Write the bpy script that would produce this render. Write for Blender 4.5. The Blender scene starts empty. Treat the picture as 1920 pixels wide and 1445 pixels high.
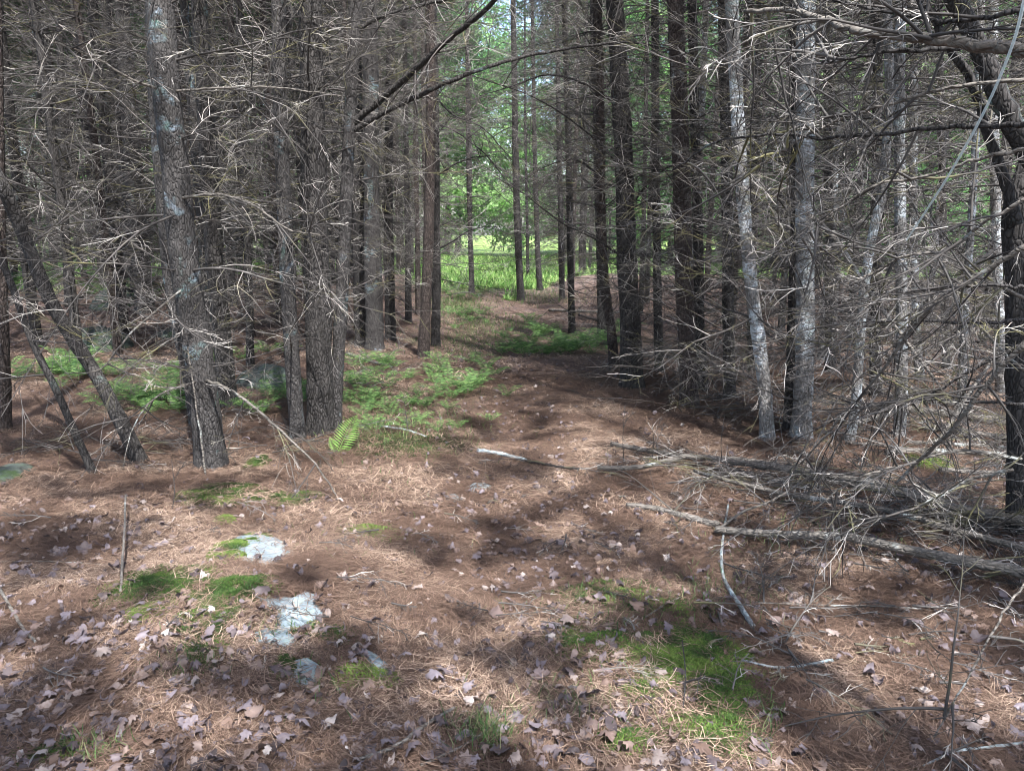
import bpy, math, random
import numpy as np
from mathutils import Vector, Matrix, Euler
C = bpy.context.scene.collection
SC = bpy.context.scene
rnd = random.Random(7)
NR = np.random.default_rng(11)

# ------------------------------------------------------------------ camera
F = 1450.0; PITCH = math.radians(11.4); CAMH = 1.6
cam_d = bpy.data.cameras.new('camera'); cam = bpy.data.objects.new('camera', cam_d); C.objects.link(cam)
cam.location = (0, 0, CAMH); cam.rotation_euler = (math.pi/2 - PITCH, 0, 0)
cam_d.sensor_width = 36; cam_d.lens = 36*F/1920; cam_d.clip_end = 1000; cam_d.clip_start = 0.05
SC.camera = cam
# ------------------------------------------------------------------ light
SUN_EL = math.radians(60); SUN_AZ = math.radians(158)      # azimuth clockwise from +Y (north): behind, right
sundir = Vector((math.cos(SUN_EL)*math.sin(SUN_AZ), math.cos(SUN_EL)*math.cos(SUN_AZ), math.sin(SUN_EL)))
w = bpy.data.worlds.new('World'); SC.world = w; w.use_nodes = True
nt = w.node_tree; sky = nt.nodes.new('ShaderNodeTexSky'); sky.sky_type = 'NISHITA'; sky.sun_disc = False
sky.sun_elevation = SUN_EL; sky.sun_rotation = SUN_AZ; sky.air_density = 1.0; sky.dust_density = 2.5
nt.links.new(sky.outputs[0], nt.nodes['Background'].inputs[0]); nt.nodes['Background'].inputs[1].default_value = 0.15
sd = bpy.data.lights.new('sun', 'SUN'); sd.energy = 3.1; sd.angle = math.radians(0.5); sd.color = (1, .97, .93)
so = bpy.data.objects.new('sun', sd); C.objects.link(so); so.rotation_euler = sundir.to_track_quat('Z', 'Y').to_euler()
SC.view_settings.view_transform = 'Standard'; SC.view_settings.look = 'None'
SC.view_settings.exposure = 2.25; SC.view_settings.gamma = 1
SC.render.engine = 'CYCLES'
SC.cycles.max_bounces = 6; SC.cycles.diffuse_bounces = 3; SC.cycles.transmission_bounces = 3
SC.cycles.transparent_max_bounces = 8; SC.cycles.filter_width = 1.0

# ------------------------------------------------------------------ maths helpers
def vnoise(x, y, seed=0):
    x = np.asarray(x, float); y = np.asarray(y, float)
    xi = np.floor(x).astype(np.int64); yi = np.floor(y).astype(np.int64)
    fx = x-xi; fy = y-yi; fx = fx*fx*(3-2*fx); fy = fy*fy*(3-2*fy)
    def h(a, b):
        n = (a*374761393 + b*668265263 + seed*1442695041) & 0xffffffff
        n = ((n ^ (n >> 13))*1274126177) & 0xffffffff
        n = n ^ (n >> 16)
        return (n & 0xffff)/65535.0
    return (h(xi, yi)*(1-fx)+h(xi+1, yi)*fx)*(1-fy)+(h(xi, yi+1)*(1-fx)+h(xi+1, yi+1)*fx)*fy*1.0
def sm(a, b, x): t = np.clip((np.asarray(x, float)-a)/(b-a), 0, 1); return t*t*(3-2*t)
def pathx(y): return -.08 - .5*sm(6.5, 10.5, y) + .35*sm(14, 21, y)
def H(x, y):
    x = np.asarray(x, float); y = np.asarray(y, float)
    far = sm(6, 14, y)
    h = 0.10*(vnoise(x/1.3, y/1.3, 1)-.5)+0.035*(vnoise(x/.35, y/.35, 2)-.5)+0.35*(vnoise(x/6, y/6, 3)-.5)*far*(1-.6*sm(20, 28, y))
    h = h+0.015*(vnoise(x/.12, y/.12, 5)-.5)*(1-sm(6, 10, y))
    d = np.abs(x-pathx(y))
    h = h - 0.07*np.exp(-(d/.5)**2)*(1-far)
    h = h+0.36*sm(.8, 3.2, d)*sm(10, 16, y)*(1-sm(20, 28, y))
    h = h+0.002*np.clip(y-24, 0, 60)
    h = h+0.10*np.exp(-((x+1.05)**2+(y-3.1)**2)/.5)
    return h
def H1(x, y): return float(H(x, y))
cp, sp = math.cos(PITCH), math.sin(PITCH)
def ray(px, py):
    a = (px-960)/F; b = (722.5-py)/F
    return Vector((a, cp+b*sp, -sp+b*cp))
def at(px, py):
    d = ray(px, py)
    t = np.geomspace(1.2, 120, 1500)
    z = CAMH+d.z*t - H(d.x*t, d.y*t)
    i = int(np.argmax(z < 0))
    if z[i] >= 0: i = len(t)-1
    tt = t[i]
    x, y = d.x*tt, d.y*tt
    return Vector((x, y, H1(x, y)))
def unp(px, py, Y): d = ray(px, py); return Vector((0, 0, CAMH))+d*(Y/d.y)
def proj(x, y, z):
    zz = z-CAMH; dep = y*cp-zz*sp; up = y*sp+zz*cp
    return 960+F*x/dep, 722.5-F*up/dep

# ------------------------------------------------------------------ scene helpers
def tag(o, label=None, cat=None, group=None, kind=None):
    if label: o['label'] = label
    if cat: o['category'] = cat
    if group: o['group'] = group
    if kind: o['kind'] = kind
    return o
def empty(name, loc, label, cat, group=None):
    o = bpy.data.objects.new(name, None); C.objects.link(o); o.location = loc; o.empty_display_size = .1
    return tag(o, label, cat, group)
def link(name, me, parent=None, loc=(0, 0, 0), rot=(0, 0, 0), scale=1):
    o = bpy.data.objects.new(name, me); C.objects.link(o)
    o.location = loc; o.rotation_euler = rot
    o.scale = (scale,)*3 if not hasattr(scale, '__len__') else scale
    if parent: o.parent = parent
    return o
def npmesh(name, V, T, mat, smooth=False, attr=None, n=3):
    """V (k,3), T (m,n) faces of n corners; attr: per-vertex float 'tint'"""
    V = np.ascontiguousarray(V, np.float32); T = np.ascontiguousarray(T, np.int32)
    me = bpy.data.meshes.new(name)
    me.vertices.add(len(V)); me.vertices.foreach_set('co', V.ravel())
    me.loops.add(T.size); me.loops.foreach_set('vertex_index', T.ravel())
    me.polygons.add(len(T)); me.polygons.foreach_set('loop_start', np.arange(0, T.size, n, dtype=np.int32))
    me.update(calc_edges=True)
    if smooth: me.polygons.foreach_set('use_smooth', np.ones(len(T), bool))
    if attr is not None:
        a = me.attributes.new('tint', 'FLOAT', 'POINT'); a.data.foreach_set('value', np.ascontiguousarray(attr, np.float32))
    if mat: me.materials.append(mat)
    return me
class MB:
    def __init__(s): s.V = []; s.Q = []; s.A = []; s.n = 0; s.mi = 0; s.M = []
    def add(s, V, Q, a=0.5):
        V = np.asarray(V, float); s.V.append(V); s.Q.append(np.asarray(Q)+s.n); s.A.append(np.full(len(V), a)); s.M.append(np.full(len(V), s.mi)); s.n += len(V)
    def tube(s, pts, rad, sides=5, a=0.5, rough=0, closed=True):
        P = np.array([tuple(p) for p in pts], float); n = len(P)
        R = np.broadcast_to(np.asarray(rad, float), (n,))
        T = np.gradient(P, axis=0); T /= np.linalg.norm(T, axis=1)[:, None]+1e-9
        ref = np.array([0, 0, 1.]) if abs(T[:, 2]).mean() < .8 else np.array([1., 0, 0])
        U = np.cross(T, ref); U /= np.linalg.norm(U, axis=1)[:, None]+1e-9
        W = np.cross(T, U)
        ang = np.arange(sides)*2*math.pi/sides
        rr = R[:, None]*np.ones(sides)
        if rough: rr = rr*(1+rough*(NR.random((n, sides))-.5))
        V = P[:, None]+rr[..., None]*(np.cos(ang)[None, :, None]*U[:, None]+np.sin(ang)[None, :, None]*W[:, None])
        V = V.reshape(-1, 3)
        i = np.arange(n-1)[:, None]*sides; k = np.arange(sides)[None]; k2 = (k+1) % sides
        Q = np.stack([i+k, i+k2, i+sides+k2, i+sides+k], -1).reshape(-1, 4)
        if closed:
            V = np.vstack([V, P[0], P[-1]]); b, e = len(V)-2, len(V)-1
            k = np.arange(sides); k2 = (k+1) % sides; L = (n-1)*sides
            # degenerate-free caps as quads is awkward: use quads with a midpoint only for even sides
            caps = np.vstack([np.stack([b+0*k, k2, k, k], -1), np.stack([e+0*k, L+k, L+k2, L+k2], -1)])
            s._caps(V, Q, caps, a)
        else: s.add(V, Q, a)
    def _caps(s, V, Q, caps, a):
        s.tri = getattr(s, 'tri', [])
        s.tri.append(caps[:, :3]+s.n); s.add(V, Q, a)
    def data(s):
        Q = np.vstack(s.Q); T = np.vstack([Q[:, [0, 1, 2]], Q[:, [0, 2, 3]]]+getattr(s, 'tri', []))
        return np.vstack(s.V), T, np.concatenate(s.A)
    def mesh(s, name, mat, smooth=True):
        V, T, A = s.data(); return npmesh(name, V, T, mat, smooth, A)
    def mesh_local(s, name, mat, o, mat2=None):
        V, T, A = s.data(); me = npmesh(name, V-np.array(tuple(o)), T, mat, True, A)
        if mat2:
            me.materials.append(mat2); me.polygons.foreach_set('material_index', np.concatenate(s.M)[T[:, 0]].astype(np.int32))
        return me
def smooth_path(pts, n=8):
    P = [Vector(p) for p in pts]; P = [P[0]*2-P[1]]+P+[P[-1]*2-P[-2]]; out = []
    for i in range(1, len(P)-2):
        for k in range(n):
            t = k/n; a, b, c, d = P[i-1], P[i], P[i+1], P[i+2]
            out.append(.5*((2*b)+(c-a)*t+(2*a-5*b+4*c-d)*t*t+(3*b-a-3*c+d)*t**3))
    out.append(P[-2]); return out

# ------------------------------------------------------------------ materials
class NM:
    def __init__(s, name):
        s.m = bpy.data.materials.new(name); s.m.use_nodes = True; s.t = s.m.node_tree
        s.b = s.t.nodes['Principled BSDF']; s.b.inputs['Roughness'].default_value = .85
        s.b.inputs['Specular IOR Level'].default_value = .25; s.out = s.t.nodes['Material Output']
        s.co = s.t.nodes.new('ShaderNodeTexCoord')
    def l(s, a, b): s.t.links.new(a, b)
    def mapn(s, scale=(1, 1, 1), src='Object'):
        m = s.t.nodes.new('ShaderNodeMapping'); m.inputs['Scale'].default_value = scale; s.l(s.co.outputs[src], m.inputs[0]); return m.outputs[0]
    def noise(s, sc, vec=None, det=4, rough=.6, dist=0):
        n = s.t.nodes.new('ShaderNodeTexNoise'); n.inputs['Scale'].default_value = sc; n.inputs['Detail'].default_value = det
        n.inputs['Roughness'].default_value = rough; n.inputs['Distortion'].default_value = dist
        s.l(vec or s.co.outputs['Object'], n.inputs['Vector']); return n.outputs['Fac']
    def voro(s, sc, vec=None, feat='F1'):
        n = s.t.nodes.new('ShaderNodeTexVoronoi'); n.feature = feat; n.inputs['Scale'].default_value = sc
        s.l(vec or s.co.outputs['Object'], n.inputs['Vector']); return n.outputs['Distance']
    def ramp(s, fac, stops):
        r = s.t.nodes.new('ShaderNodeValToRGB'); e = r.color_ramp.elements
        while len(e) < len(stops): e.new(.5)
        for k, (p, c) in enumerate(stops): e[k].position = p; e[k].color = (*c, 1) if len(c) == 3 else c
        s.l(fac, r.inputs[0]); return r.outputs[0]
    def mix(s, fac, a, b, typ='MIX'):
        m = s.t.nodes.new('ShaderNodeMix'); m.data_type = 'RGBA'; m.blend_type = typ
        for v, i in ((fac, 0), (a, 6), (b, 7)):
            if isinstance(v, (int, float)): m.inputs[i].default_value = v
            elif isinstance(v, tuple): m.inputs[i].default_value = (*v, 1)
            else: s.l(v, m.inputs[i])
        return m.outputs[2]
    def attr(s, name='tint'):
        a = s.t.nodes.new('ShaderNodeAttribute'); a.attribute_name = name; return a.outputs['Fac']
    def rand(s):
        o = s.t.nodes.new('ShaderNodeObjectInfo'); return o.outputs['Random']
    def math(s, op, a, b):
        m = s.t.nodes.new('ShaderNodeMath'); m.operation = op
        for i, v in ((0, a), (1, b)):
            if isinstance(v, (int, float)): m.inputs[i].default_value = v
            else: s.l(v, m.inputs[i])
        return m.outputs[0]
    def bump(s, h, st=.5, dist=.01):
        b = s.t.nodes.new('ShaderNodeBump'); b.inputs['Strength'].default_value = st; b.inputs['Distance'].default_value = dist
        s.l(h, b.inputs['Height']); s.l(b.outputs[0], s.b.inputs['Normal'])
    def col(s, c):
        if isinstance(c, tuple): s.b.inputs['Base Color'].default_value = (*c, 1)
        else: s.l(c, s.b.inputs['Base Color'])
        return s
    def translucent(s, c, amt=.4):
        t = s.t.nodes.new('ShaderNodeBsdfTranslucent'); m = s.t.nodes.new('ShaderNodeMixShader')
        if isinstance(c, tuple): t.inputs[0].default_value = (*c, 1)
        else: s.l(c, t.inputs[0])
        m.inputs[0].default_value = amt; s.l(s.b.outputs[0], m.inputs[1]); s.l(t.outputs[0], m.inputs[2]); s.l(m.outputs[0], s.out.inputs[0])

def bark(name, dark, light, lichen=None, thr=.62, lich2=None, crack=1.0, sc=46, st=(1, 1, .33)):
    m = NM(name)
    v = m.mapn(st); vh = m.mapn((1, 1, 3.0))
    n = m.noise(sc, v, 6, .7, .4); wv = m.t.nodes.new('ShaderNodeVectorMath'); wv.operation = 'ADD'; nn = m.t.nodes.new('ShaderNodeTexNoise'); nn.inputs['Scale'].default_value = 12; m.l(v, nn.inputs['Vector']); ws = m.t.nodes.new('ShaderNodeVectorMath'); ws.operation = 'SCALE'; ws.inputs['Scale'].default_value = .05; m.l(nn.outputs['Color'], ws.inputs[0]); m.l(v, wv.inputs[0]); m.l(ws.outputs[0], wv.inputs[1]); vo = m.voro(sc*1.1, wv.outputs[0], 'DISTANCE_TO_EDGE'); nb = m.noise(5, None, 3)
    c = m.ramp(n, [(.35, dark), (.68, light)])
    c = m.mix(m.ramp(vo, [(0, (crack,)*3), (.14, (0, 0, 0))]), c, tuple(x*.45 for x in dark))
    c = m.mix(m.ramp(nb, [(.3, (0, 0, 0)), (.7, (.6, .6, .6))]), c, tuple(x*.6 for x in light))
    if lichen:
        ln = m.noise(2.6, m.mapn((1.6, 1.6, 1)), 3, .6, .6); lf = m.noise(14, vh, 4, .7, .5)
        f = m.math('MULTIPLY', m.ramp(ln, [(thr-.07, (0, 0, 0)), (thr+.05, (1, 1, 1))]), m.ramp(lf, [(.42, (0, 0, 0)), (.56, (1, 1, 1))]))
        lc = m.ramp(m.noise(9), [(.35, lich2 or lichen), (.65, lichen)])
        c = m.mix(f, c, lc)
    m.col(c)
    m.bump(m.math('ADD', m.math('MULTIPLY', n, .8), m.ramp(vo, [(0, (0, 0, 0)), (.2, (.7, .7, .7))])), .8, .012)
    return m.m
M = {}
M['dark'] = bark('bark_dark', (.014, .0125, .0125), (.082, .077, .076), (.2, .25, .28), .71, (.2, .3, .26))
M['lichen'] = bark('bark_lichen', (.018, .0165, .0165), (.095, .09, .09), (.26, .33, .42), .63, (.10, .19, .16), .35, 60)
M['pale'] = bark('bark_pale', (.06, .056, .054), (.36, .35, .345), (.66, .72, .80), .52, (.3, .36, .36), .5, 56)
M['red'] = bark('bark_reddish', (.022, .017, .016), (.10, .08, .074), (.36, .38, .38), .68)
M['wood'] = bark('dead_wood', (.06, .053, .047), (.235, .215, .195), (.45, .5, .5), .66, None, .25, 46, (.22, 1, 1))
M['lichwood'] = bark('lichen_wood', (.10, .10, .10), (.3, .32, .33), (.5, .6, .66), .46, (.22, .28, .27), .2, 50, (.5, 1, 1))
def twigmat():
    m = NM('dead_twig')
    r = m.rand(); n = m.noise(3.0, None, 3); t = m.attr()
    c = m.ramp(n, [(.3, (.018, .017, .017)), (.52, (.065, .060, .058)), (.78, (.20, .19, .185))])
    c = m.mix(m.ramp(r, [(.0, (.6, .6, .6)), (1, (0, 0, 0))]), c, (.045, .04, .038))
    g = m.noise(2.2, m.mapn((1, 1, 1.3)), 2)
    c = m.mix(m.ramp(g, [(.58, (0, 0, 0)), (.70, (.7, .7, .7))]), c, (.17, .16, .07))
    c = m.mix(m.ramp(t, [(.74, (0, 0, 0)), (1, (.75, .75, .75))]), c, (.60, .57, .54))
    m.col(c); m.b.inputs['Roughness'].default_value = .7
    return m.m
M['twig'] = twigmat()
def leafmat(name, stops, tr=.45, rough=.6):
    m = NM(name); c = m.ramp(m.attr(), stops); m.col(c); m.b.inputs['Roughness'].default_value = rough
    m.translucent(c, tr); return m.m
M['needle_green'] = leafmat('pine_foliage', [(0, (.03, .06, .028)), (.5, (.05, .11, .045)), (1, (.10, .17, .06))], .5)
M['broadleaf'] = leafmat('broad_foliage', [(0, (.07, .18, .07)), (.5, (.17, .37, .13)), (1, (.38, .60, .24))], .5)
M['fern'] = leafmat('fern_green', [(0, (.03, .07, .028)), (.5, (.08, .165, .055)), (1, (.23, .36, .12))], .45)
M['meadow'] = leafmat('meadow_green', [(0, (.05, .13, .03)), (.45, (.16, .33, .08)), (1, (.40, .52, .22))], .5)
M['moss'] = leafmat('moss_green', [(0, (.014, .032, .008)), (.5, (.042, .085, .018)), (1, (.14, .21, .045))], .3)
M['grass'] = leafmat('grass_blades', [(0, (.035, .08, .025)), (.6, (.08, .15, .045)), (1, (.30, .27, .16))], .35)
M['needle_brown'] = leafmat('dead_needles', [(0, (.022, .013, .010)), (.3, (.078, .049, .037)), (.65, (.195, .132, .10)), (1, (.54, .42, .33))], .15, .7)
def dleaf(name):
    m = NM(name); t = m.attr(); r = m.rand()
    n = m.noise(30, None, 4)
    k = m.math('FRACT', m.math('ADD', t, r), 0)
    c = m.ramp(k, [(0, (.04, .032, .034)), (.3, (.12, .098, .108)), (.55, (.20, .175, .20)), (.7, (.15, .098, .075)), (.88, (.23, .18, .165)), (.96, (.32, .27, .25)), (1, (.48, .44, .42))])
    c = m.mix(m.ramp(n, [(.4, (0, 0, 0)), (.7, (.5, .5, .5))]), c, (.12, .09, .085))
    m.col(c); m.b.inputs['Roughness'].default_value = .55; m.translucent(c, .2); return m.m
M['leaf'] = dleaf('dead_leaf')
def rockmat():
    m = NM('rock'); n = m.noise(9, None, 8, .75); v = m.voro(60); l = m.noise(22, None, 5, .7)
    c = m.ramp(n, [(.3, (.08, .105, .125)), (.5, (.18, .23, .265)), (.7, (.30, .36, .405))])
    c = m.mix(m.ramp(l, [(.52, (0, 0, 0)), (.62, (.7, .7, .7))]), c, (.26, .34, .33))
    c = m.mix(m.ramp(m.noise(45, None, 3), [(.6, (0, 0, 0)), (.7, (.7, .7, .7))]), c, (.10, .10, .10))
    m.col(c); m.bump(m.noise(28, None, 8, .75), .7, .015); return m.m
M['rock'] = rockmat()
def mossrock():
    m = NM('mossy_rock'); n = m.noise(6, None, 6); 
    c = m.ramp(n, [(.35, (.025, .028, .026)), (.52, (.06, .075, .068)), (.62, (.035, .06, .022)), (.75, (.13, .155, .15))])
    m.col(c); m.bump(m.noise(20, None, 7, .7), .8, .03); return m.m
M['mossrock'] = mossrock()
def groundmat():
    m = NM('needle_litter')
    big = m.noise(.9, None, 4); mid = m.noise(6, None, 5, .7); fine = m.noise(120, m.mapn((1, .35, 1)), 3, .8, 1.5); fine2 = m.noise(150, m.mapn((.3, 1, 1)), 3, .8, 1.5)
    f = m.math('ADD', m.math('MULTIPLY', fine, .5), m.math('MULTIPLY', fine2, .5))
    c = m.ramp(f, [(.38, (.018, .012, .011)), (.5, (.09, .062, .050)), (.62, (.32, .235, .18))])
    c = m.mix(m.ramp(mid, [(.42, (0, 0, 0)), (.6, (.7, .7, .7))]), c, (.135, .108, .118))
    c = m.mix(m.ramp(big, [(.3, (.35, .35, .35)), (.65, (0, 0, 0))]), c, (.12, .07, .055))
    c = m.mix(m.ramp(m.noise(22, None, 5, .8), [(.40, (.75, .75, .75)), (.52, (0, 0, 0))]), c, (.035, .026, .026))
    c = m.mix(m.ramp(m.noise(17, m.mapn((1, 1.4, 1)), 5, .8), [(.54, (0, 0, 0)), (.68, (.7, .7, .7))]), c, (.33, .27, .235))
    g = m.mix(m.noise(14, None, 5), (.07, .13, .03), (.24, .34, .09))
    c = m.mix(m.attr('tint'), c, g)
    m.col(c); m.bump(m.math('ADD', f, m.math('MULTIPLY', mid, .7)), .6, .02); m.b.inputs['Roughness'].default_value = .95
    return m.m
M['ground'] = groundmat()
m = NM('cone'); m.col(m.ramp(m.noise(40), [(.3, (.06, .04, .03)), (.7, (.28, .20, .15))])); M['cone'] = m.m
m = NM('silk'); m.col((.62, .72, .74)); m.b.inputs['Roughness'].default_value = .4
tb = m.t.nodes.new('ShaderNodeBsdfTransparent'); mx = m.t.nodes.new('ShaderNodeMixShader'); mx.inputs[0].default_value = .4
m.l(tb.outputs[0], mx.inputs[1]); m.l(m.b.outputs[0], mx.inputs[2]); m.l(mx.outputs[0], m.out.inputs[0]); M['silk'] = m.m

# ------------------------------------------------------------------ ground
def meadow_mask(x, y):
    x = np.asarray(x, float); y = np.asarray(y, float)
    e = 19.5+3*(vnoise(x/2.2, y/2.2, 21)-.5)+5.5*sm(.6, 2.0, x)*(1-sm(6, 9, x))+2*sm(1, 3, -x)
    a = sm(0, 2.5, y-e)
    left = sm(0, 2, y-(15+2*vnoise(x/3, y/3, 5)))*sm(-5, -7, x)*.45
    return np.maximum(a, left*sm(.45, .6, vnoise(x/1.7, y/1.7, 9)))
def build_ground():
    u = np.linspace(-1, 1, 420); xs = np.sinh(u*5.2)/math.sinh(5.2)*160
    v = np.linspace(-.55, 1, 560); ys = 2.6+np.sinh(v*5.0)/math.sinh(5.0)*200
    X, Y = np.meshgrid(xs, ys); Z = H(X, Y)
    V = np.stack([X, Y, Z], -1).reshape(-1, 3)
    nx, ny = len(xs), len(ys); i = (np.arange(ny-1)[:, None]*nx+np.arange(nx-1)[None]).reshape(-1)
    Q = np.stack([i, i+1, i+nx+1, i+nx], -1)
    A = meadow_mask(X, Y).ravel()
    tag(link('ground', npmesh('ground', V, Q, M['ground'], True, A, 4)), kind='structure')
build_ground()

# ------------------------------------------------------------------ sun flecks: gaps that the crowns leave open
SPOTS = [(90,1130,95,38),(380,1025,70,26),(250,1050,60,18),(660,880,65,24),(350,893,55,18),(480,938,70,14),(1150,1285,85,38),
 (1250,1345,90,50),(1110,1420,90,30),(1750,1262,130,46),(1880,1340,80,40),(1560,1205,80,30),(1400,1050,110,24),(1640,1075,70,20),
 (1050,708,190,32),(1250,722,90,24),(1340,810,110,28),(900,760,70,16),(1130,960,60,12),(1220,690,90,20),(1290,815,90,18),(1650,850,190,36),(1820,880,120,40),(940,575,70,16),(900,632,95,14),(770,862,70,18),
 (1100,600,60,24),(180,735,120,14),(250,690,90,12),(820,700,70,22),(740,740,60,20),(130,955,130,14),(1500,1160,60,18),(1330,880,80,12),
 (960,525,80,10),(420,1370,60,14),(40,1250,60,16),(1900,1180,50,20),(870,1290,50,14),(60,690,60,10),(1250,640,60,14),(1000,1090,70,12),
 (1180,740,80,12),(760,1080,50,12),(640,1105,60,10),(1450,900,60,12),(450,660,80,10),(640,700,50,12),(240,1180,50,14)]
SP = []
for (a, b, rx, ry) in SPOTS:
    c = at(a, b); ex = at(a+rx, b); ey = at(a, b-ry); e2 = at(a, b+ry)
    SP.append((c.x, c.y, max(.09, abs(ex.x-c.x)), max(.12, abs(ey.y-e2.y)/2)))
SP = np.array(SP)
def open_gap(P):
    """P world points: True where the point would shade one of the flecks on the forest floor"""
    t = P[:, 2]/sundir.z
    gx = P[:, 0]-sundir.x*t; gy = P[:, 1]-sundir.y*t
    out = np.zeros(len(P), bool)
    for cx, cy, rx, ry in SP: out |= ((gx-cx)/(rx+.05))**2+((gy-cy)/(ry+.05))**2 < 1.0+.8*(NR.random(len(P))-.5)
    out |= .55*vnoise(gx/.42+50, gy/.42+50, 77)+.45*vnoise(gx/.16+50, gy/.16+50, 76) > .53
    out |= (np.abs(gx-.2) < 1.7) & (gy > 2.8) & (gy < 8) & (.5*vnoise(gx/.34+9, gy/.34, 86)+.5*vnoise(gx/.15, gy/.15, 87) > .50)
    out |= (gx < -1.5) & (gy > 7) & (vnoise(gx/.9, gy/.9, 85) > .45)
    out |= (np.abs(gx-pathx(gy)) < 2.2) & (gy > 6.2) & (vnoise(gx/.8, gy/1.0, 78) > .33)
    out |= (gx > 1.5) & (gy > 16) & (vnoise(gx/1.5, gy/1.5, 82) > .25)
    out |= (gx > 2.2) & (gy > 5.0) & (gy < 8.5) & (vnoise(gx/.8, gy/.8, 80) > .42)
    out |= (gx > 1.8) & (gy > 8) & (vnoise(gx/.9, gy/.9, 79) > .38)
    return out
def tufts(P, L=.12, W=.026, k=6, up=.3, tint=None):
    """needle tufts: k narrow leaves radiating from each point"""
    n = len(P); D = NR.normal(size=(n, k, 3)); D[..., 2] += up; D /= np.linalg.norm(D, axis=2)[..., None]
    S = np.cross(D, NR.normal(size=(n, k, 3))); S /= np.linalg.norm(S, axis=2)[..., None]+1e-9
    l = L*(.6+.8*NR.random((n, k, 1)))
    B = np.repeat(P[:, None], k, 1)
    V = np.stack([B, B+D*l*.55+S*W/2, B+D*l, B+D*l*.55-S*W/2], 2).reshape(-1, 3)
    T = np.arange(len(V)).reshape(-1, 4)
    if tint is None: tint = NR.random(n)
    A = np.repeat(np.clip(tint+.25*(NR.random(n)-.5), 0, 1), k*4)
    return V, T, A
def crown_points(n, z0, z1, R, clumps=26, sg=.42):
    """clumped foliage points in a tapering pine crown, local coords"""
    zc = z0+(z1-z0)*NR.random(clumps)**1.1; rr = R*(1-.75*(zc-z0)/(z1-z0))*np.sqrt(NR.random(clumps))
    a = NR.random(clumps)*6.283; cc = np.stack([rr*np.cos(a), rr*np.sin(a), zc], 1)
    i = NR.integers(0, clumps, n)
    P = cc[i]+NR.normal(size=(n, 3))*np.array([sg, sg, sg*.4])
    ti = (NR.random(clumps)*.8)[i]
    return P, ti

# ------------------------------------------------------------------ branch prototypes (along +X)
def curve(p, d, L, n, bend, rg, wob=.10):
    pts = [p.copy()]; d = d.normalized()
    for i in range(n):
        d = (d+bend/n+Vector((rg.gauss(0, wob), rg.gauss(0, wob), rg.gauss(0, wob)))*.5).normalized()
        pts.append(pts[-1]+d*(L/n))
    return pts
def branch_mb(seed, L=1.6, r0=.009, fine=True, mb=None, base=None, dirv=None, dens=1.0, thick=1.0, sag=None):
    rg = random.Random(seed); mb = mb or MB()
    p = base or Vector((0, 0, 0)); d = dirv or Vector((1, 0, rg.uniform(-.15, .35)))
    n = 10
    bend = Vector((0, rg.uniform(-.4, .4), rg.uniform(-.9, .5) if sag is None else sag))
    main = curve(p, d, L, n, bend, rg, .12)
    mb.tube(main, [max(.0016*thick, r0*(1-i/n)**.8) for i in range(n+1)], 6 if fine else 4, rg.random()*.4, closed=False)
    nt = int((16 if fine else 9)*dens)
    for k in range(nt):
        t = .12+.86*(k+rg.random()*.7)/nt; i = min(n-1, int(t*n)); q = main[i].lerp(main[i+1], t*n-i)
        md = (main[i+1]-main[i]).normalized(); side = md.cross(Vector((0, 0, 1))).normalized()*(1 if k % 2 else -1)
        sd = md*rg.uniform(.3, 1.0)+side*rg.uniform(.5, 1.1)+Vector((0, 0, rg.uniform(-.5, .45)))
        l = L*rg.uniform(.16, .46)*(1.15-t*.65)
        s = curve(q, sd, l, 6, (md*.7+Vector((0, 0, rg.uniform(-1.0, .7)))+side*rg.uniform(-.3, .7)), rg, .2)
        a2 = rg.random()
        mb.tube(s, [max(.0011*thick, r0*.34*(1-j/6)*(1.1-t*.4)) for j in range(7)], 4 if fine else 3, a2, closed=False)
        for m_ in range(rg.randint(2, 4) if fine else rg.randint(1, 2)):
            j = rg.randint(1, 5); sd2 = (s[j]-s[j-1]).normalized(); o = Vector((rg.gauss(0, 1), rg.gauss(0, 1), rg.gauss(0, .7))).normalized()
            s2 = curve(s[j], sd2+o*.9, l*rg.uniform(.2, .5), 4, Vector((0, 0, rg.uniform(-1, .4))), rg, .25)
            mb.tube(s2, [.0017*thick, .0015*thick, .0013*thick, .0011*thick, .0009*thick], 3, a2, closed=False)
    return mb
BR = [branch_mb(100+i, L=rnd.uniform(1.2, 2.0), r0=rnd.uniform(.0055, .009)).mesh('dead_branch', M['twig']) for i in range(16)]
BRs = [branch_mb(300+i, L=rnd.uniform(.5, 1.0), r0=rnd.uniform(.004, .006), dens=.7).mesh('dead_branch', M['twig']) for i in range(8)]

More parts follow.
